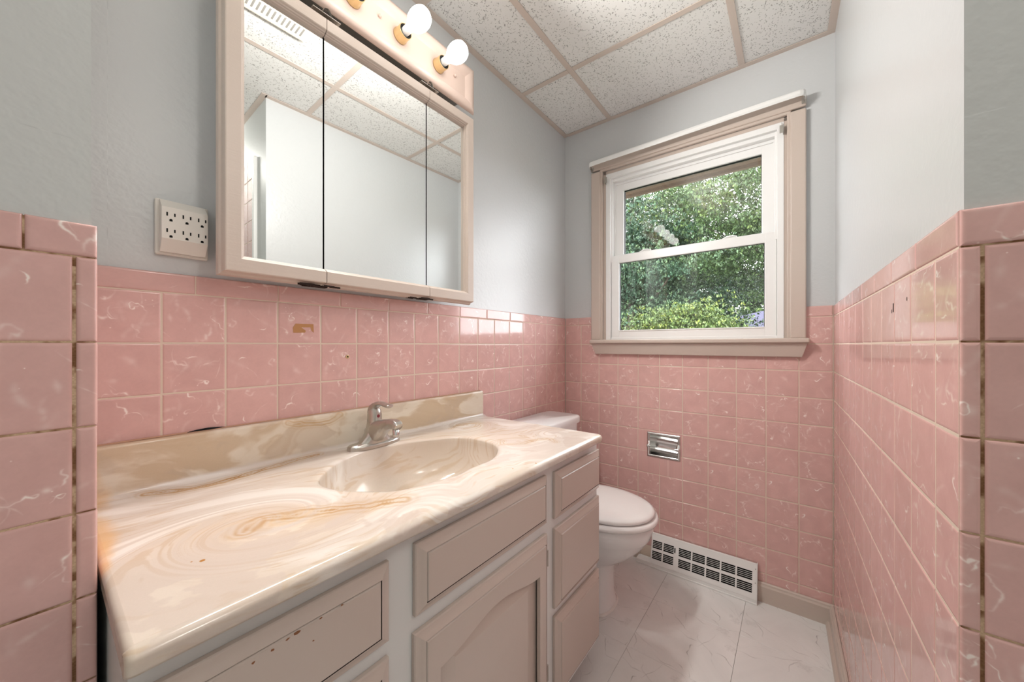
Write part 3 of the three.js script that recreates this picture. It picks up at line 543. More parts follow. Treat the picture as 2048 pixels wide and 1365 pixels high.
// ---------------------------------------------------------------- vanity light bar
const bar = thing('vanity_light', 'pinkish wooden light bar with four round bulbs in brass sockets above the mirrors', 'light fixture', [0, Yr(0.953), 1.306]);
{
  const W = 0.82, H = 0.166;
  const g = rectRings(W, H, [[0.022, 0, 2.2], [0.010, 0.009, 2.2], [0.002, 0.016, 1.9], [0, 0.020, 1.5], [0.003, 0.025, 0.95], [0.010, 0.028, 0.45], [0.020, 0.030, 0.0], [0.032, 0.028, -0.3], [0.040, 0.0225, -0.55], [0.0445, 0.019, -0.5], [0.0445, 0.019, 0]]);
  g.rotateY(Math.PI / 2); g.translate(0.088, 0, 0); mesh('panel', g, M.fixture, bar);
  mesh('panel_back', rectRings(W - 0.044, H - 0.044, [[0, 0, 0]]).rotateY(-Math.PI / 2).translate(0.0885, 0, 0), M.steel, bar);
  mesh('back_box', box(0.001, 0.088, -0.062, 0.062, -0.353, 0.353, 0.002), M.steel, bar);
  for (let i = 0; i < 4; i++) {
    const z = 1.068 - 1.306 + i * 0.153;
    const turn = (g2) => { g2.rotateZ(-Math.PI / 2); g2.translate(0.107, 0, z); return g2; };
    mesh('socket', turn(lathe([[0.0, 0.0], [0.0235, 0.0], [0.0235, 0.004], [0.0215, 0.007], [0.0215, 0.030], [0.0205, 0.031], [0.0195, 0.030], [0.0195, 0.006], [0, 0.006]], 36)), M.brass, bar);
    mesh('socket_liner', turn(lathe([[0.0192, 0.006], [0.0192, 0.0285], [0.0150, 0.0285], [0.0150, 0.01]], 32)), M.dark, bar);
    const b = mesh('bulb', turn(lathe([[0.0130, 0.050], [0.0145, 0.056], [0.0205, 0.064], [0.0275, 0.075], [0.0305, 0.087], [0.0312, 0.097], [0.0295, 0.109], [0.0245, 0.120], [0.0150, 0.1275], [0.006, 0.130], [0, 0.1303]], 40)), M.bulb, bar);
    mesh('bulb_neck', turn(lathe([[0, 0.008], [0.0125, 0.010], [0.0128, 0.052], [0, 0.0525]], 28)), M.bulbNeck, bar);
    // the bulbs have opaque necks: their light goes out over the room, not back on to the panel
    const l = new THREE.SpotLight(new THREE.Color().setRGB(...BULB_COLOR), BULB_CD, 0, 1.5, 0.3, 2); l.position.set(0.107 + 0.097, 0, z); l.target.position.set(1.2, -0.40, z); l.castShadow = true; l.shadow.radius = 1.5; l.name = 'bulb_light'; l.target.name = 'bulb_aim'; bar.add(l, l.target);
  }
  for (let i = 0; i < 3; i++) mesh('finial', lathe([[0, 0], [0.005, 0], [0.0055, 0.003], [0.004, 0.007], [0, 0.0085]], 16).rotateZ(-Math.PI / 2), M.fixture, bar).position.set(0.107, 0.011, 0.992 - 1.306 + i * 0.299);
}
// ---------------------------------------------------------------- six-way outlet
const outlet = thing('outlet_adapter', 'almond six-way plug outlet plate on the grey wall beside the cabinet', 'outlet', [0, Yr(0.252), 1.708]);
{
  const h = 0.118, w = 0.088;
  mesh('base', box(-0.006, 0.006, -h / 2, h / 2, -w / 2, w / 2, 0.003, 3), M.almond, outlet);
  const s = shapeOf([[0.004, -h / 2 + 0.005], [0.014, -h / 2 + 0.005], [0.033, -h / 2 + 0.030], [0.033, h / 2 - 0.022], [0.010, h / 2 - 0.002], [0.004, h / 2 - 0.002]]), g = extrude(s, w - 0.012, 0.0012); g.translate(0, 0, -(w - 0.012) / 2); mesh('housing', uvm(g), M.almond, outlet);
  for (const [row, y] of [[0, 0.018], [1, -0.016]]) for (let c = 0; c < 3; c++) {
    const z = 0.0235 - c * 0.0255, slot = (dy, dz, hh, ww) => box(0.0322, 0.0334, y + dy - hh / 2, y + dy + hh / 2, z + dz - ww / 2, z + dz + ww / 2);
    const gr = new THREE.CylinderGeometry(0.0026, 0.0026, 0.0012, 16, 1, false, 0, Math.PI).rotateZ(Math.PI / 2).translate(0.0328, y - 0.008, z);
    mesh('receptacle', join(slot(0.004, 0.006, 0.0078, 0.0024), slot(0.004, -0.006, 0.0066, 0.0024), uvm(gr), slot(-0.0092, 0, 0.0024, 0.0050)), M.black, outlet);
  }
}
// small leftovers on the tile
const anch = thing('wall_anchor', 'small brass wall anchor left in a pink tile above the faucet', 'anchor', [0, Yr(-0.036), 1.331]);
mesh('ring', new THREE.TorusGeometry(0.0040, 0.0016, 8, 20).rotateY(Math.PI / 2).translate(0.0008, 0, 0), M.brass, anch); mesh('hole', new THREE.CylinderGeometry(0.0028, 0.0028, 0.0015, 14).rotateZ(Math.PI / 2), M.rust, anch);
const tape = thing('tape_residue', 'brown torn tape residue on a pink tile under the cabinet', 'tape', [0, Yr(0.046), 1.456]);
{ const g = extrude(shapeOf([[-0.026, -0.013], [-0.027, 0.001], [-0.020, 0.012], [0.026, 0.012], [0.027, -0.012], [0.021, -0.006], [0.018, 0.003], [-0.006, 0.002], [0.006, -0.007], [0.004, -0.012]]), 0.0004); g.rotateY(Math.PI / 2); g.translate(0.0002, 0, 0); mesh('film', uvm(g), M.tape, tape); }

// ---------------------------------------------------------------- vanity top with basin
const vtop = thing('sink_countertop', 'cream and tan swirled cultured marble vanity top with backsplash and oval basin', 'countertop', [0, 0, 0]);
const DECK = Yr(-0.300);
{
  const zA = 0.745, zB = 1.8505, NZ = 60;
  // section: [x, y, s] s is the unrolled length on the marble
  const sec = [];
  const put = (x, y, s) => sec.push([x, y, s]);
  const B = { t: DECK + 0.104, f: 0.021 };
  put(0.001, DECK - 0.02, -SPLASH); put(0.001, B.t - 0.002, -SPLASH + 0.002); put(0.003, B.t, -SPLASH + 0.004);
  put(B.f - 0.007, B.t, -SPLASH + 0.018); put(B.f - 0.003, B.t - 0.001, -SPLASH + 0.020); put(B.f - 0.0008, B.t - 0.003, -SPLASH + 0.022); put(B.f, B.t - 0.007, -SPLASH + 0.026);
  for (let k = 1; k <= 8; k++) put(B.f, lerp(B.t - 0.007, DECK + 0.012, k / 8), lerp(-SPLASH + 0.026, -0.006, k / 8));
  const sFirst = sec.length - 1;
  for (let k = 1; k <= 6; k++) { const a = k / 6 * Math.PI / 2; put(B.f + 0.012 - 0.012 * Math.cos(a), DECK + 0.012 - 0.012 * Math.sin(a), lerp(-0.006, 0.033, k / 6)); }
  const deck0 = sec.length - 1, NX = 8;
  for (let k = 1; k <= NX; k++) { const x = lerp(0.033, 0.546, k / NX); put(x, DECK, x); }
  const deck1 = sec.length - 1;
  for (let k = 1; k <= 8; k++) { const a = k / 8 * Math.PI / 2; put(0.546 + 0.0155 * Math.sin(a), DECK - 0.012 + 0.012 * Math.cos(a), 0.546 + 0.022 * k / 8); }
  for (let k = 1; k <= 4; k++) put(0.5615 - 0.004 * (k / 4) ** 2, DECK - 0.012 - 0.014 * k / 4, 0.568 + 0.014 * k / 4);
  put(0.550, DECK - 0.028, 0.592); put(0.540, DECK - 0.026, 0.60);
  // basin outline, radius by angle, a shell with a wavy front
  const bz = 1.292, bx = 0.276;
  const rim = [[1.528, 0.2450], [1.5138, 0.3333], [1.4647, 0.4012], [1.4119, 0.4306], [1.326, 0.4458], [1.2198, 0.4409], [1.1077, 0.4102], [1.0518, 0.3379], [1.0518, 0.2196], [1.138, 0.149], [1.2411, 0.111], [1.3167, 0.0995], [1.4035, 0.1235], [1.4732, 0.1731]].map(([z, x]) => [Math.atan2(x - bx, z - bz), Math.hypot(x - bx, z - bz)]).sort((a, b) => a[0] - b[0]);
const rimR = (a) => {                              // smooth closed curve through the measured radii
    const n = rim.length; let i = 0; while (i < n && rim[i][0] < a) i++;
    const at = (k) => { const m = ((k % n) + n) % n; return [rim[m][0] + 2 * Math.PI * Math.floor(k / n), rim[m][1]]; }, p0 = at(i - 2), p1 = at(i - 1), p2 = at(i), p3 = at(i + 1);
    const h = p2[0] - p1[0], t = clamp((a - p1[0]) / h), m1 = (p2[1] - p0[1]) / (p2[0] - p0[0]) * h, m2 = (p3[1] - p1[1]) / (p3[0] - p1[0]) * h, t2 = t * t, t3 = t2 * t;
    return (2 * t3 - 3 * t2 + 1) * p1[1] + (t3 - 2 * t2 + t) * m1 + (3 * t2 - 2 * t3) * p2[1] + (t3 - t2) * m2;
  };
  // depth below the deck by the share q of the way from the drain to the rim
  const dropQ = (q) => q >= 1.07 ? 0 : q > 0.985 ? 0.0065 * (1 - Math.sqrt(clamp(1 - ((1.07 - q) / 0.085) ** 2))) : 0.0065 + 0.126 * Math.pow(clamp(1 - Math.pow(q / 0.985, 5.5)), 0.55) + 0.010 * (1 - q);
  const zs = []; { const r = 0.008; for (let k = 0; k <= 4; k++) zs.push(zA + r * (1 - Math.cos(k / 4 * Math.PI / 2))); for (let k = 1; k < NZ; k++) zs.push(lerp(zA + r, zB - r, k / NZ)); for (let k = 4; k >= 0; k--) zs.push(zB - r * (1 - Math.cos(k / 4 * Math.PI / 2))); }
  const N = sec.length, P3 = [], U = [], I = { slab: [], backsplash: [], basin: [] };
  for (const z of zs) {
    const e = Math.min(z - zA, zB - z), r = 0.008, round = e < r ? r - Math.sqrt(Math.max(0, r * r - (r - e) ** 2)) : 0;
    for (let k = 0; k < N; k++) {
      let [x, y, s] = sec[k];
      if (k > sFirst + 2 && k < N - 3) y -= round * (k > deck1 ? clamp(1 - (k - deck1) / 8) : 1); if (k > deck1 && k < N - 2) x -= round * 0.8;
      P3.push(x, y, z); U.push(...marbleUV(z, s));
    }
  }
  for (let j = 0; j + 1 < zs.length; j++) for (let k = 0; k + 1 < N; k++) {
    const a = j * N + k, b = a + 1, c = a + N, d = c + 1, mid = (zs[j] + zs[j + 1]) / 2;
    if (k >= deck0 && k < deck1 && mid > zA + 0.008 && mid < zB - 0.008) continue;          // the flat of the deck follows below
    (k < sFirst + 3 ? I.backsplash : I.slab).push(a, c, b, b, c, d);
  }
  {                                                   // rays from the basin's middle: basin rings out to the rim, then the deck out to its edges
    const x0 = 0.033, x1 = 0.546, za = zA + 0.008, zb = zB - 0.008, angs = [];
    for (let k = 0; k < 240; k++) angs.push(k / 240 * 2 * Math.PI - Math.PI);
    for (const [z, x] of [[za, x0], [za, x1], [zb, x0], [zb, x1]]) angs.push(Math.atan2(x - bx, z - bz));
    angs.sort((p, q) => p - q);
    const qs = []; for (let k = 0; k <= 10; k++) qs.push(0.80 * k / 10); for (let k = 1; k <= 12; k++) qs.push(0.80 + 0.185 * Math.sin(k / 12 * Math.PI / 2)); for (let k = 1; k <= 8; k++) qs.push(0.985 + 0.085 * k / 8);
    const base = P3.length / 3, nq = qs.length, no = 12, M2 = nq + no;
    for (const a of angs) {
      const c = Math.cos(a), s = Math.sin(a), R = rimR(a) + 0.0034 * Math.sin(a * 9 + 1) * smooth(-0.2, 0.6, Math.sin(a));
      const out = Math.min(c > 1e-9 ? (zb - bz) / c : c < -1e-9 ? (za - bz) / c : 9, s > 1e-9 ? (x1 - bx) / s : s < -1e-9 ? (x0 - bx) / s : 9);
      for (let k = 0; k < M2; k++) { const r = k < nq ? Math.min(qs[k] * R, out) : lerp(Math.min(1.07 * R, out), out, (k - nq + 1) / no), z = bz + c * r, x = bx + s * r, dr = k < nq ? dropQ(qs[k]) : 0; const t = k < nq ? smooth(1.0, 0.88, qs[k]) : 0; P3.push(x, DECK - dr, z); U.push(...marbleUV(lerp(z, 1.20 + (z - bz) * 0.30, t), lerp(x, 0.20 + (x - bx) * 0.25 + 0.15 * dr, t))); }
    }
    for (let i = 0; i < angs.length; i++) for (let k = 0; k + 1 < M2; k++) { const n = (i + 1) % angs.length, a = base + i * M2 + k, b = a + 1, c = base + n * M2 + k, d = c + 1; (k < nq - 6 ? I.basin : I.slab).push(a, c, b, b, c, d); }
  }
  const whole = new THREE.BufferGeometry(); whole.setAttribute('position', new THREE.Float32BufferAttribute(P3, 3)); whole.setIndex([...I.slab, ...I.backsplash, ...I.basin]); whole.computeVertexNormals();
  const part = (name) => {
    const map = new Map(), p = [], n = [], u = [], idx = [];
    for (const v of I[name]) { if (!map.has(v)) { map.set(v, map.size); p.push(P3[3 * v], P3[3 * v + 1], P3[3 * v + 2]); n.push(whole.attributes.normal.getX(v), whole.attributes.normal.getY(v), whole.attributes.normal.getZ(v)); u.push(U[2 * v], U[2 * v + 1]); } idx.push(map.get(v)); }
    const g = new THREE.BufferGeometry(); g.setAttribute('position', new THREE.Float32BufferAttribute(p, 3)); g.setAttribute('normal', new THREE.Float32BufferAttribute(n, 3)); g.setAttribute('uv', new THREE.Float32BufferAttribute(u, 2)); g.setIndex(idx); return g;
  };
  // flat ends
  const ends = [zA + 0.0001, zB - 0.0001].map((z, i) => { const pts = []; for (let k = 0; k < N; k++) { if (k > deck0 + 1 && k < deck1 - 1) continue; const v = (i ? zs.length - 1 : 0) * N + k; pts.push([P3[3 * v], P3[3 * v + 1]]); } const g = new THREE.ShapeGeometry(shapeOf(pts)); const uv = g.attributes.uv, p = g.attributes.position; for (let q = 0; q < p.count; q++) uv.setXY(q, ...marbleUV(i ? 1.84 : 0.76, p.getX(q))); if (i === 0) g.rotateY(Math.PI).scale(-1, 1, 1); g.translate(0, 0, z); return g; });
  mesh('slab', join(part('slab'), ends.map((g) => { g.computeVertexNormals(); return g; })), M.marble, vtop);
  mesh('backsplash', part('backsplash'), M.marble, vtop); mesh('basin', part('basin'), M.marble, vtop);
  mesh('caulk_line', sweep(Array.from({ length: 60 }, (_, i) => [[0.002, B.t + 0.0008 * noise(i * 0.7, 4), lerp(zA, zB, i / 59)], 0.0022 + 0.0014 * noise(i * 0.9, 1), 0.0022]), [1, 0, 0], 7), M.caulkOld, vtop);
  mesh('mildew', sweep(curve([[0.003, B.t + 0.001, 1.700], [0.003, B.t + 0.0015, 1.685], [0.003, B.t + 0.002, 1.664], [0.003, B.t + 0.0015, 1.645], [0.003, B.t + 0.001, 1.63]], 14).map((p, i) => [p, 0.0012, 0.001 + 0.0026 * Math.sin(i / 14 * Math.PI)]), [1, 0, 0], 7), M.black, vtop);
  mesh('drain', lathe([[0, 0.001], [0.012, 0.001], [0.014, 0.003], [0.021, 0.003], [0.023, 0]], 28), M.chrome, vtop).position.set(bx, DECK - 0.1455, bz);
}
// ---------------------------------------------------------------- faucet
const faucet = thing('faucet', 'brushed nickel single-lever faucet behind the oval basin', 'faucet', [0.078, DECK, 1.289]);
{
  const plate = []; for (const [y, k] of [[0, 1], [0.006, 1.0], [0.011, 0.95], [0.0145, 0.82], [0.016, 0.55]]) plate.push(Array.from({ length: 56 }, (_, i) => { const t = -i / 56 * 2 * Math.PI, c = Math.cos(t), s = Math.sin(t), q = (v) => Math.sign(v) * Math.pow(Math.abs(v), 0.78); return [0.0265 * k * q(c) + 0.001, y, (0.083 - 0.0265 * (1 - k)) * q(s)]; }));
  mesh('base_plate', loft(plate, true, true, 1.2), M.nickel, faucet);
  // saddle rising from the plate to the valve body
  mesh('body', loft([[0.010, 0.024, 0.060], [0.020, 0.024, 0.048], [0.032, 0.0235, 0.036], [0.044, 0.0225, 0.028], [0.058, 0.0218, 0.0240], [0.071, 0.0205, 0.0212]].map(([y, a, b]) => oval(0.001, y, 0, a, b, 2.2, 44)), true, true, 1.3), M.nickel, faucet);
  const sp = curve([[-0.004, 0.032, 0], [0.025, 0.052, 0], [0.055, 0.066, 0], [0.085, 0.075, 0], [0.108, 0.076, 0], [0.119, 0.070, 0]], 20);
  mesh('spout', sweep(sp.map((p, i) => [p, lerp(0.0275, 0.0150, smooth(0, 12, i)) * (i > 18 ? 0.85 : 1), lerp(0.030, 0.0135, smooth(0, 13, i)) * (i > 18 ? 0.8 : 1)]), [0, 0, 1], 22, 2.6), M.nickel, faucet);
  mesh('aerator', lathe([[0, 0], [0.009, 0], [0.0098, 0.001], [0.0098, 0.018], [0, 0.018]], 24), M.chrome, faucet).position.set(0.107, 0.044, 0);
  const han = mesh('handle', join(lathe([[0.0205, 0.064], [0.0212, 0.0655], [0.0212, 0.072], [0.0205, 0.074], [0.0205, 0.086], [0.0185, 0.098], [0.0135, 0.107], [0.006, 0.111], [0, 0.112]], 36),
    sweep(curve([[-0.006, 0.090, 0], [-0.002, 0.105, 0], [0.014, 0.117, 0], [0.036, 0.121, 0], [0.060, 0.1185, 0], [0.083, 0.1185, 0]], 18).map((p, i) => [p, lerp(0.0185, 0.0100, smooth(2, 12, i)) * (i > 13 ? lerp(1, 1.25, smooth(13, 16, i)) : 1) * (i > 17 ? 0.6 : 1), lerp(0.014, 0.0062, smooth(1, 10, i)) * (i > 17 ? 0.6 : 1)]), [0, 0, 1], 18)), M.nickel, faucet); han.position.y = 0.007;
  mesh('temperature_dot', new THREE.CylinderGeometry(0.0045, 0.0045, 0.0016, 16).rotateZ(Math.PI / 2), M.red, han).position.set(0.0206, 0.083, 0.0);
  mesh('lift_rod', rod([-0.027, 0.008, 0.0], [-0.027, 0.062, 0.0], 0.0018, 10), M.nickel, faucet);
}
// ---------------------------------------------------------------- vanity cabinet
const van = thing('vanity_cabinet', 'white vanity cabinet with taupe drawer fronts and an arched panel door', 'cabinet', [0, 0, 0]);
{
  const FX = 0.527, z0 = 0.719, z1 = 1.8450, top = Yr(-0.327), bot = 0.072;
  const rails = [];
  const st = (a, b) => rails.push(box(FX - 0.02, FX, bot, top, a, b)), rl = (ya, yb, a, b) => rails.push(box(FX - 0.02, FX - 0.0001, ya, yb, a, b));
  st(z0, 0.745); st(0.985, 1.078); st(1.468, 1.570); st(1.812, z1);
  for (const [a, b] of [[0.745, 0.985], [1.570, 1.812]]) { rl(Yr(-0.38), top, a, b); rl(Yr(-0.54), Yr(-0.47), a, b); rl(Yr(-0.80), Yr(-0.72), a, b); rl(bot, Yr(-0.98), a, b); }
  rl(Yr(-0.38), top, 1.078, 1.468); rl(Yr(-0.54), Yr(-0.46), 1.078, 1.468); rl(bot, Yr(-0.98), 1.078, 1.468);
  mesh('face_frame', join(rails), M.cabinet, van);
  mesh('side_panel', box(0.004, FX - 0.02, bot, top, z0, z0 + 0.016), M.cabinet, van);
  mesh('side_panel', box(0.004, FX - 0.02, bot, top, z1 - 0.016, z1), M.cabinet, van);
  mesh('bottom_panel', box(0.004, FX - 0.02, bot, bot + 0.016, z0 + 0.016, z1 - 0.016), M.cabinet, van);
  mesh('toe_kick', box(0.42, 0.438, 0.0005, bot, z0 + 0.004, z1 - 0.004), M.cabinet, van);
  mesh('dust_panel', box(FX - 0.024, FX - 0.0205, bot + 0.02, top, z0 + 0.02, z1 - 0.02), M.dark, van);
  const edge = [[0, 0, 1.57], [0, 0.0070, 1.57], [0, 0.0070, 0.9], [0.0015, 0.0088, 0.7], [0.0028, 0.0094, 0.2], [0.0052, 0.0100, 0.35], [0.0120, 0.0132, 0.55], [0.0172, 0.0164, 0.5], [0.0190, 0.0172, 0.2], [0.0190, 0.0172, 1.4], [0.0192, 0.0152, 1.4], [0.0204, 0.0152, 0.9], [0.0216, 0.0182, 0.9], [0.0226, 0.019, 0.2], [0.0236, 0.019, 0]];
  const front = (name, a, b, ya, yb2, parent = van) => { const g = rectRings(b - a, yb2 - ya, edge); g.rotateY(Math.PI / 2); const m = mesh(name, uvm(g), M.taupeGloss, parent); m.position.set(FX + 0.0005, (ya + yb2) / 2, (a + b) / 2); return m; };
  for (const [a, b] of [[0.7195, 1.0115], [1.5445, 1.8365]]) { front('drawer_front', a, b, Yr(-0.493), Yr(-0.360)); front('drawer_front', a, b, Yr(-0.747), Yr(-0.520)); front('drawer_front', a, b, Yr(-1.006), Yr(-0.771)); }
  const chips = (m, w, h, list) => { for (const [z, y, r] of list) { const n = 7, g = extrude(shapeOf(Array.from({ length: n }, (_, i) => { const a = i / n * 6.283, q = r * rr(0.45, 1.2); return [q * 1.6 * Math.cos(a), q * Math.sin(a)]; })), 0.0004); g.rotateY(Math.PI / 2); mesh('paint_chip', uvm(g), M.chip, m).position.set(0.0188, y, z); } };
  const leftTop = van.children.filter((o) => o.name === 'drawer_front')[3];
  chips(leftTop, 0, 0, [[0.03, 0.040, 0.0016], [0.0, 0.044, 0.0028], [0.012, 0.043, 0.0018], [-0.03, 0.045, 0.0014], [0.05, 0.038, 0.0014], [-0.06, 0.046, 0.0014], [-0.02, 0.02, 0.001]]);
  front('false_front', 1.0555, 1.4915, Yr(-0.486), Yr(-0.356));
  // arched door
  const d = new THREE.Group(); d.name = 'door'; d.position.set(FX + 0.0005, 0, 0); van.add(d);
  const a = 1.0525, b = 1.4935, ya = Yr(-1.006), yb2 = Yr(-0.516), zc = (a + b) / 2;
  const ring = rectRings(b - a, yb2 - ya, edge, null, false); ring.rotateY(Math.PI / 2); mesh('door_edge', uvm(ring), M.taupeGloss, d).position.set(0, (ya + yb2) / 2, zc);
  // flat of the frame round an arched opening, drawn in (z, y), u mirrored so that it faces +x
  const o0 = 1.104, o1 = 1.442, oy = Yr(-0.604), hump = 0.028, pts = [];
  for (let k = 0; k <= 36; k++) { const t = k / 36; pts.push([lerp(o0, o1, t), oy + hump * Math.pow(Math.sin(Math.PI * t), 2)]); }
  const E1 = 0.0235, outer = shapeOf([[-(b - E1), ya + E1], [-(a + E1), ya + E1], [-(a + E1), yb2 - E1], [-(b - E1), yb2 - E1]]);
  const open = [[o0, Yr(-0.945)], ...pts, [o1, Yr(-0.945)]].map(([z, y]) => [-z, y]);
  outer.holes.push(new THREE.Path(open.map((p) => new THREE.Vector2(...p))));
  const fr = extrude(outer, 0.010); fr.rotateY(Math.PI / 2); fr.translate(0.009, 0, 0); mesh('door_frame', uvm(fr), M.taupeGloss, d);
  const pn = rectRings(o1 - o0 + 0.016, 0.40, [[0, 0.002, 0], [0.012, 0.004, 0.2], [0.05, 0.0105, 0.2], [0.052, 0.0115, 0.3], [0.053, 0.0115, 0]]); pn.rotateY(Math.PI / 2);
  mesh('door_panel', uvm(pn), M.taupeGloss, d).position.set(0.0, Yr(-0.765), (o0 + o1) / 2);
  for (const y of [-0.585, -0.90]) mesh('hinge', box(0.001, 0.0095, Yr(y) - 0.022, Yr(y) + 0.022, a - 0.006, a - 0.001, 0.001), M.nickel, d);
}
// ---------------------------------------------------------------- toilet
const toilet = thing('toilet', 'white two-piece toilet with closed lid between the vanity and the window wall', 'toilet', [0, 0, 0.432]);
{
  mesh('tank', loft([[0.375, 0.085, 0.185], [0.39, 0.092, 0.196], [0.55, 0.096, 0.203], [0.70, 0.099, 0.208], [0.712, 0.099, 0.208]].map(([y, a, b]) => oval(0.115, y, 0, a, b, 7, 64)), true, true, 0.8), M.porcelain, toilet);
  mesh('tank_lid', loft([[0.7125, 0.098, 0.208], [0.7135, 0.104, 0.214], [0.724, 0.105, 0.216], [0.738, 0.104, 0.215], [0.744, 0.101, 0.212], [0.7465, 0.095, 0.206]].map(([y, a, b]) => oval(0.119, y, 0, a, b, 8, 72)), true, true, 0.9), M.porcelain, toilet);
  mesh('flush_lever', join(rod([0.215, 0.655, 0.15], [0.232, 0.655, 0.15], 0.008, 14), sweep([[[0.230, 0.655, 0.155], 0.004, 0.006], [[0.233, 0.653, 0.12], 0.004, 0.006], [[0.236, 0.648, 0.085], 0.0035, 0.005]], [1, 0, 0], 12)), M.chrome, toilet);
  // pedestal and bowl: rings of [y, centre x, forward, backward, half width, squareness]
  const B = [[0, 0.33, 0.142, 0.17, 0.112, 2.6], [0.012, 0.33, 0.142, 0.17, 0.112, 2.6], [0.024, 0.33, 0.139, 0.168, 0.109, 2.5], [0.06, 0.33, 0.134, 0.165, 0.104, 2.4], [0.13, 0.335, 0.130, 0.165, 0.102, 2.3], [0.185, 0.345, 0.132, 0.17, 0.104, 2.2], [0.212, 0.36, 0.152, 0.185, 0.115, 2.15], [0.245, 0.375, 0.192, 0.20, 0.136, 2.1], [0.285, 0.39, 0.220, 0.215, 0.157, 2.1], [0.32, 0.40, 0.235, 0.225, 0.168, 2.1], [0.326, 0.40, 0.240, 0.228, 0.1725, 2.1], [0.365, 0.405, 0.247, 0.235, 0.1785, 2.1], [0.384, 0.405, 0.247, 0.235, 0.1785, 2.1], [0.390, 0.405, 0.242, 0.23, 0.174, 2.1]];
  mesh('bowl', loft(B.map(([y, cx, a, a2, b, e]) => oval(cx - 0.022 * smooth(0.16, 0.30, y), y, 0, a, b, e, 64, a2)), true, true, 1.1), M.porcelain, toilet);
  mesh('bowl_deck', loft([[0.34, 0.08, 0.10], [0.375, 0.095, 0.15], [0.386, 0.092, 0.148]].map(([y, a, b]) => oval(0.15, y, 0, a, b, 4, 48)), true, true, 0.9), M.porcelain, toilet);
  mesh('seat', loft([[0.391, 0.236, 0.178], [0.393, 0.243, 0.186], [0.402, 0.247, 0.190], [0.411, 0.244, 0.187], [0.4135, 0.236, 0.180]].map(([y, a, b]) => oval(0.401, y, 0, a, b, 2.05, 72, 0.205)), true, true, 1.2), M.seat, toilet);
  mesh('seat_lid', loft([[0.4155, 0.222, 0.166], [0.4175, 0.230, 0.174], [0.425, 0.234, 0.178], [0.432, 0.231, 0.175], [0.4365, 0.220, 0.166], [0.4385, 0.190, 0.140], [0.4393, 0.10, 0.07]].map(([y, a, b]) => oval(0.401, y, 0, a, b, 2.05, 72, 0.20 * a / 0.234)), true, true, 1.2), M.seat, toilet);
  for (const s of [-1, 1]) mesh('seat_hinge', box(0.205, 0.240, 0.388, 0.424, s * 0.07 - 0.016, s * 0.07 + 0.016, 0.005, 3), M.seat, toilet);
  const ck = Array.from({ length: 64 }, (_, i) => { const t = i / 63 * 2.2 * Math.PI - 1.1 * Math.PI, q = (v) => Math.sign(v) * Math.pow(Math.abs(v), 2 / 2.6), w = 0.004 * (fbm(i * 0.6, 3, 2) - 0.3); return [0.33 + (Math.cos(t) > 0 ? 0.143 : 0.172) * q(Math.cos(t)) + w * Math.cos(t), 0.002, (0.113 + w) * q(Math.sin(t))]; });
  mesh('caulk_bead', sweep(ck.map((p, i) => [p, 0.005 + 0.003 * noise(i * 0.7, 8), 0.004 + 0.003 * noise(i * 0.9, 2)]), [0, 1, 0], 8), M.caulk, toilet);
}
// ---------------------------------------------------------------- hall lamp, out of the frame, that lights the stub wall from the right
const hall = thing('hall_ceiling_lamp', 'round frosted flush lamp on the hall ceiling', 'ceiling lamp', [1.95, CEIL - 0.002, 1.46]);
mesh('lamp_base', lathe([[0, -0.012], [0.14, -0.012], [0.145, -0.004], [0.14, 0], [0, 0]], 40), M.white, hall);
mesh('lamp_shade', lathe([[0, -0.085], [0.06, -0.08], [0.105, -0.058], [0.128, -0.026], [0.13, -0.012], [0, -0.012]], 40), M.hallShade, hall);
{ const l = new THREE.PointLight(new THREE.Color().setRGB(1, 0.96, 0.9), HALL_CD, 0, 2); l.position.set(0, -0.045, 0); l.castShadow = true; l.shadow.radius = 4; l.name = 'hall_light'; hall.add(l); }

// ---------------------------------------------------------------- outdoors
const ground = struct('ground', 'lawn outside the window', [0, -0.55, 0]);
mesh('grass', slab(-30, 30, -0.2, 0, -40, -0.4), std({ color: '#28361a', roughness: 1 }), ground);
const eave = struct('eave', 'brown wooden roof overhang outside the window');
mesh('soffit', box(-1.5, 3, Yr(1.055), Yr(1.07), -0.62, -0.126), M.brownWood, eave);
mesh('fascia', box(-1.5, 3, Yr(1.035), Yr(1.16), -0.645, -0.62), M.brownWood, eave);
const house = thing('neighbour_house', 'distant house with a lavender grey shingled roof behind the trees', 'house', [1.2, -0.55, -15]);
{
  mesh('walls', box(-3.6, 3.6, 0, 2.05, -3, 3), std({ color: '#403f3c', roughness: 0.9 }), house);
  const r = extrude(shapeOf([[-3.7, 1.96], [3.7, 1.96], [3.7, 2.06], [0, 2.86], [-3.7, 2.06]]), 7.2); r.translate(0, 0, -3.6); mesh('roof', r, std({ color: '#6f6c84', roughness: 0.85 }), house);
}
const leafGeo = (() => { const g = new THREE.BufferGeometry(); const v = [0, 0, 0, 0.28, 0.34, 0.06, 0, 0.5, -0.02, -0.28, 0.34, 0.06, 0.2, 0.72, 0.03, -0.2, 0.72, 0.03, 0, 1, -0.08]; g.setAttribute('position', new THREE.Float32BufferAttribute(v, 3)); g.setIndex([0, 1, 2, 0, 2, 3, 1, 4, 2, 2, 5, 3, 2, 4, 6, 2, 6, 5]); g.computeVertexNormals(); const sprig = [[0, 0, 0, 0, 0], [0.5, 1.9, 0.4, 0.2, 0.3], [-0.4, 4.0, -0.3, 0.35, 0.1], [0.7, 3.0, 0.2, -0.3, 0.5]].map(([rx, ry, rz, dx, dz]) => { const q = g.clone(); q.rotateX(rx); q.rotateZ(rz); q.rotateY(ry); q.translate(dx * 1.6, rx * 0.5, dz * 1.6); return uvm(q); }); return join(sprig); })();
const leafMat = std({ color: '#ffffff', roughness: 0.6 });
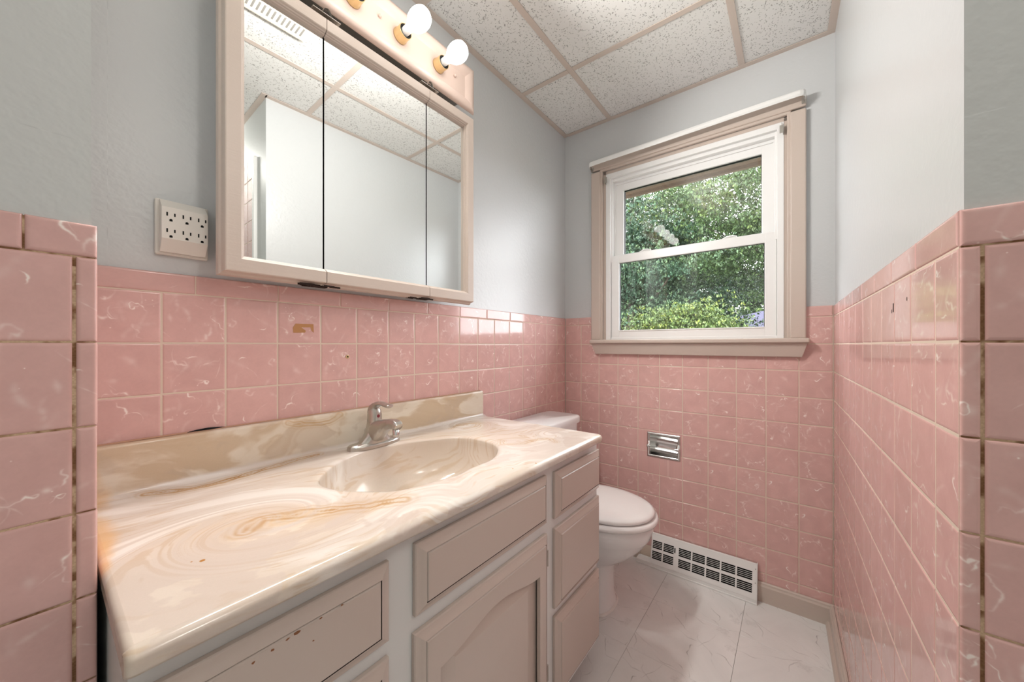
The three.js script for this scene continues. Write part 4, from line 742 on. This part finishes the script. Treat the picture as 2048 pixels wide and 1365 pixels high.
const bark = std({ color: '#4c4238', roughness: 0.95 });
function tree(label, [x, z], h, crowns, tint, leaves, size) {
  const t = thing('leafy_tree', label, 'tree', [x, -0.55, z], 'trees outside the window');
  const trunk = curve([[0, 0, 0], [rr(-0.1, 0.1), h * 0.35, 0], [rr(-0.2, 0.2), h * 0.7, rr(-0.2, 0.2)], [0, h * 0.95, 0]], 12);
  mesh('trunk', sweep(trunk.map((p, i) => [p, lerp(0.14, 0.03, i / 12), lerp(0.14, 0.03, i / 12)]), [1, 0, 0], 10), bark, t);
  for (const [cx, cy, cz, r] of crowns) mesh('branch', sweep(curve([trunk[Math.min(12, Math.max(2, Math.floor(cy / h * 9)))], [cx * 0.5, cy - r * 0.5, cz * 0.5], [cx, cy, cz]], 8).map((p, i) => [p, lerp(0.05, 0.012, i / 8), lerp(0.05, 0.012, i / 8)]), [1, 0, 0.2], 7), bark, t);
  const im = new THREE.InstancedMesh(leafGeo, leafMat, leaves); im.name = 'foliage'; im.userData.kind = 'stuff'; im.castShadow = im.receiveShadow = true;
  const m = new THREE.Matrix4(), q = new THREE.Quaternion(), e = new THREE.Euler(), c = new THREE.Color();
  const tw = crowns.map((k) => k[3] ** 3), tot = tw.reduce((a, b) => a + b, 0);
  const clumps = Array.from({ length: 26 * crowns.length }, () => {
    let s = rnd() * tot, k = 0; while (k < crowns.length - 1 && s > tw[k]) s -= tw[k++];
    const [cx, cy, cz, r] = crowns[k]; let a = rr(0, 6.283), u = rr(-1, 1), rad = r * Math.cbrt(rr(0.15, 1)); const w = Math.sqrt(1 - u * u);
    const hue = rnd();
    return [cx + rad * w * Math.cos(a), cy + rad * u * 0.85, cz + rad * w * Math.sin(a), rr(0.16, 0.36) * Math.cbrt(r), 0.65 + 0.75 * hue, hue > 0.8 ? 0.5 : 0];
  });
  for (let i = 0; i < leaves; i++) {
    const [kx, ky, kz, kr, kv, ky2] = clumps[Math.floor(rnd() * clumps.length)], ga = () => (rnd() + rnd() + rnd() - 1.5) * 1.35;
    const px = kx + ga() * kr * 1.25, py = ky + ga() * kr * 0.6, pz = kz + ga() * kr * 1.25;
    e.set(rr(-1.1, 0.5) + 1.2, rr(0, 6.283), rr(-0.7, 0.7)); q.setFromEuler(e); const sc = size * rr(0.6, 1.25);
    m.compose(new THREE.Vector3(px, py, pz), q, new THREE.Vector3(sc, sc, sc)); im.setMatrixAt(i, m);
    const v = kv * rr(0.75, 1.25), y = ky2 + rr(0, 1) ** 3 * 0.4; c.setRGB(tint[0] * v * (1 + y), tint[1] * v * (1 + 0.35 * y), tint[2] * v); im.setColorAt(i, c);
  }
  t.add(im); return t;
}
const deep = [0.026, 0.058, 0.022], mid = [0.043, 0.085, 0.023], blue = [0.027, 0.064, 0.034], lime = [0.062, 0.105, 0.022];
tree('tall broadleaf tree nearest the window glass, dark green with blue tones', [-1.7, -6.0], 5.2, [[0, 3.6, 0, 1.5], [-0.9, 2.6, 0.2, 1.2], [0.9, 3.2, 0.1, 1.1], [0.2, 1.9, 0.5, 1.0]], blue, 17000, 0.048);
tree('spreading green tree with bare branches crossing the upper pane', [1.7, -6.6], 5.6, [[-1.2, 4.2, 0, 1.5], [-0.5, 3.4, 0.3, 1.1], [-2.0, 4.0, 0.3, 1.3], [-1.6, 3.3, -0.3, 1.0]], mid, 17000, 0.048);
tree('yellow-green shrubby tree low in the window by the neighbouring roof', [-0.05, -3.7], 2.2, [[0, 1.80, 0, 0.42], [0.45, 1.68, 0.1, 0.36], [-0.45, 1.75, 0.1, 0.40]], lime, 9000, 0.036);
tree('broad dark tree at the left of the yard with drooping leaves', [-3.4, -6.6], 5.5, [[0, 3.2, 0, 1.9], [0.9, 2.0, 0.4, 1.3], [1.1, 4.0, 0.2, 1.3]], deep, 17000, 0.05);
tree('tall dark tree rising behind the neighbouring roof', [0.6, -20.5], 9, [[0, 6.0, 0, 3.2], [-2.6, 4.0, 0.4, 2.6], [2.0, 4.2, 0.2, 2.6], [-3.4, 6.6, 0, 2.4], [0, 3.4, 0.6, 2.2]], deep, 20000, 0.13);
tree('far green tree closing the view beyond the lawn', [-5.0, -11.5], 8, [[0, 4.8, 0, 2.5], [1.9, 3.2, 0.4, 2.1], [1.9, 6.0, 0, 1.9], [-1.5, 3, 0, 1.9]], mid, 17000, 0.08);
tree('far bushy tree filling the gap behind the spreading tree', [-3.2, -10.2], 5, [[0, 2.4, 0, 1.9], [1.4, 1.6, 0.5, 1.3], [-1.4, 1.7, 0.5, 1.4], [0.2, 4, 0, 1.5]], deep, 17000, 0.066);
tree('dense tree leaning over the lawn left of the neighbouring roof', [-1.4, -8.9], 4.6, [[0, 2.6, 0, 1.5], [0.5, 1.6, 0.4, 1.1], [-0.6, 3.6, 0, 1.2], [0.9, 3.3, 0, 1.1]], blue, 15000, 0.062);
tree('pale green tree standing far behind the house', [-4.0, -19.0], 9, [[0, 5.0, 0, 3.2], [1.8, 3.0, 0.4, 2.4], [-2, 3.4, 0.2, 2.6]], mid, 16000, 0.13);

renderer.render(scene, camera);
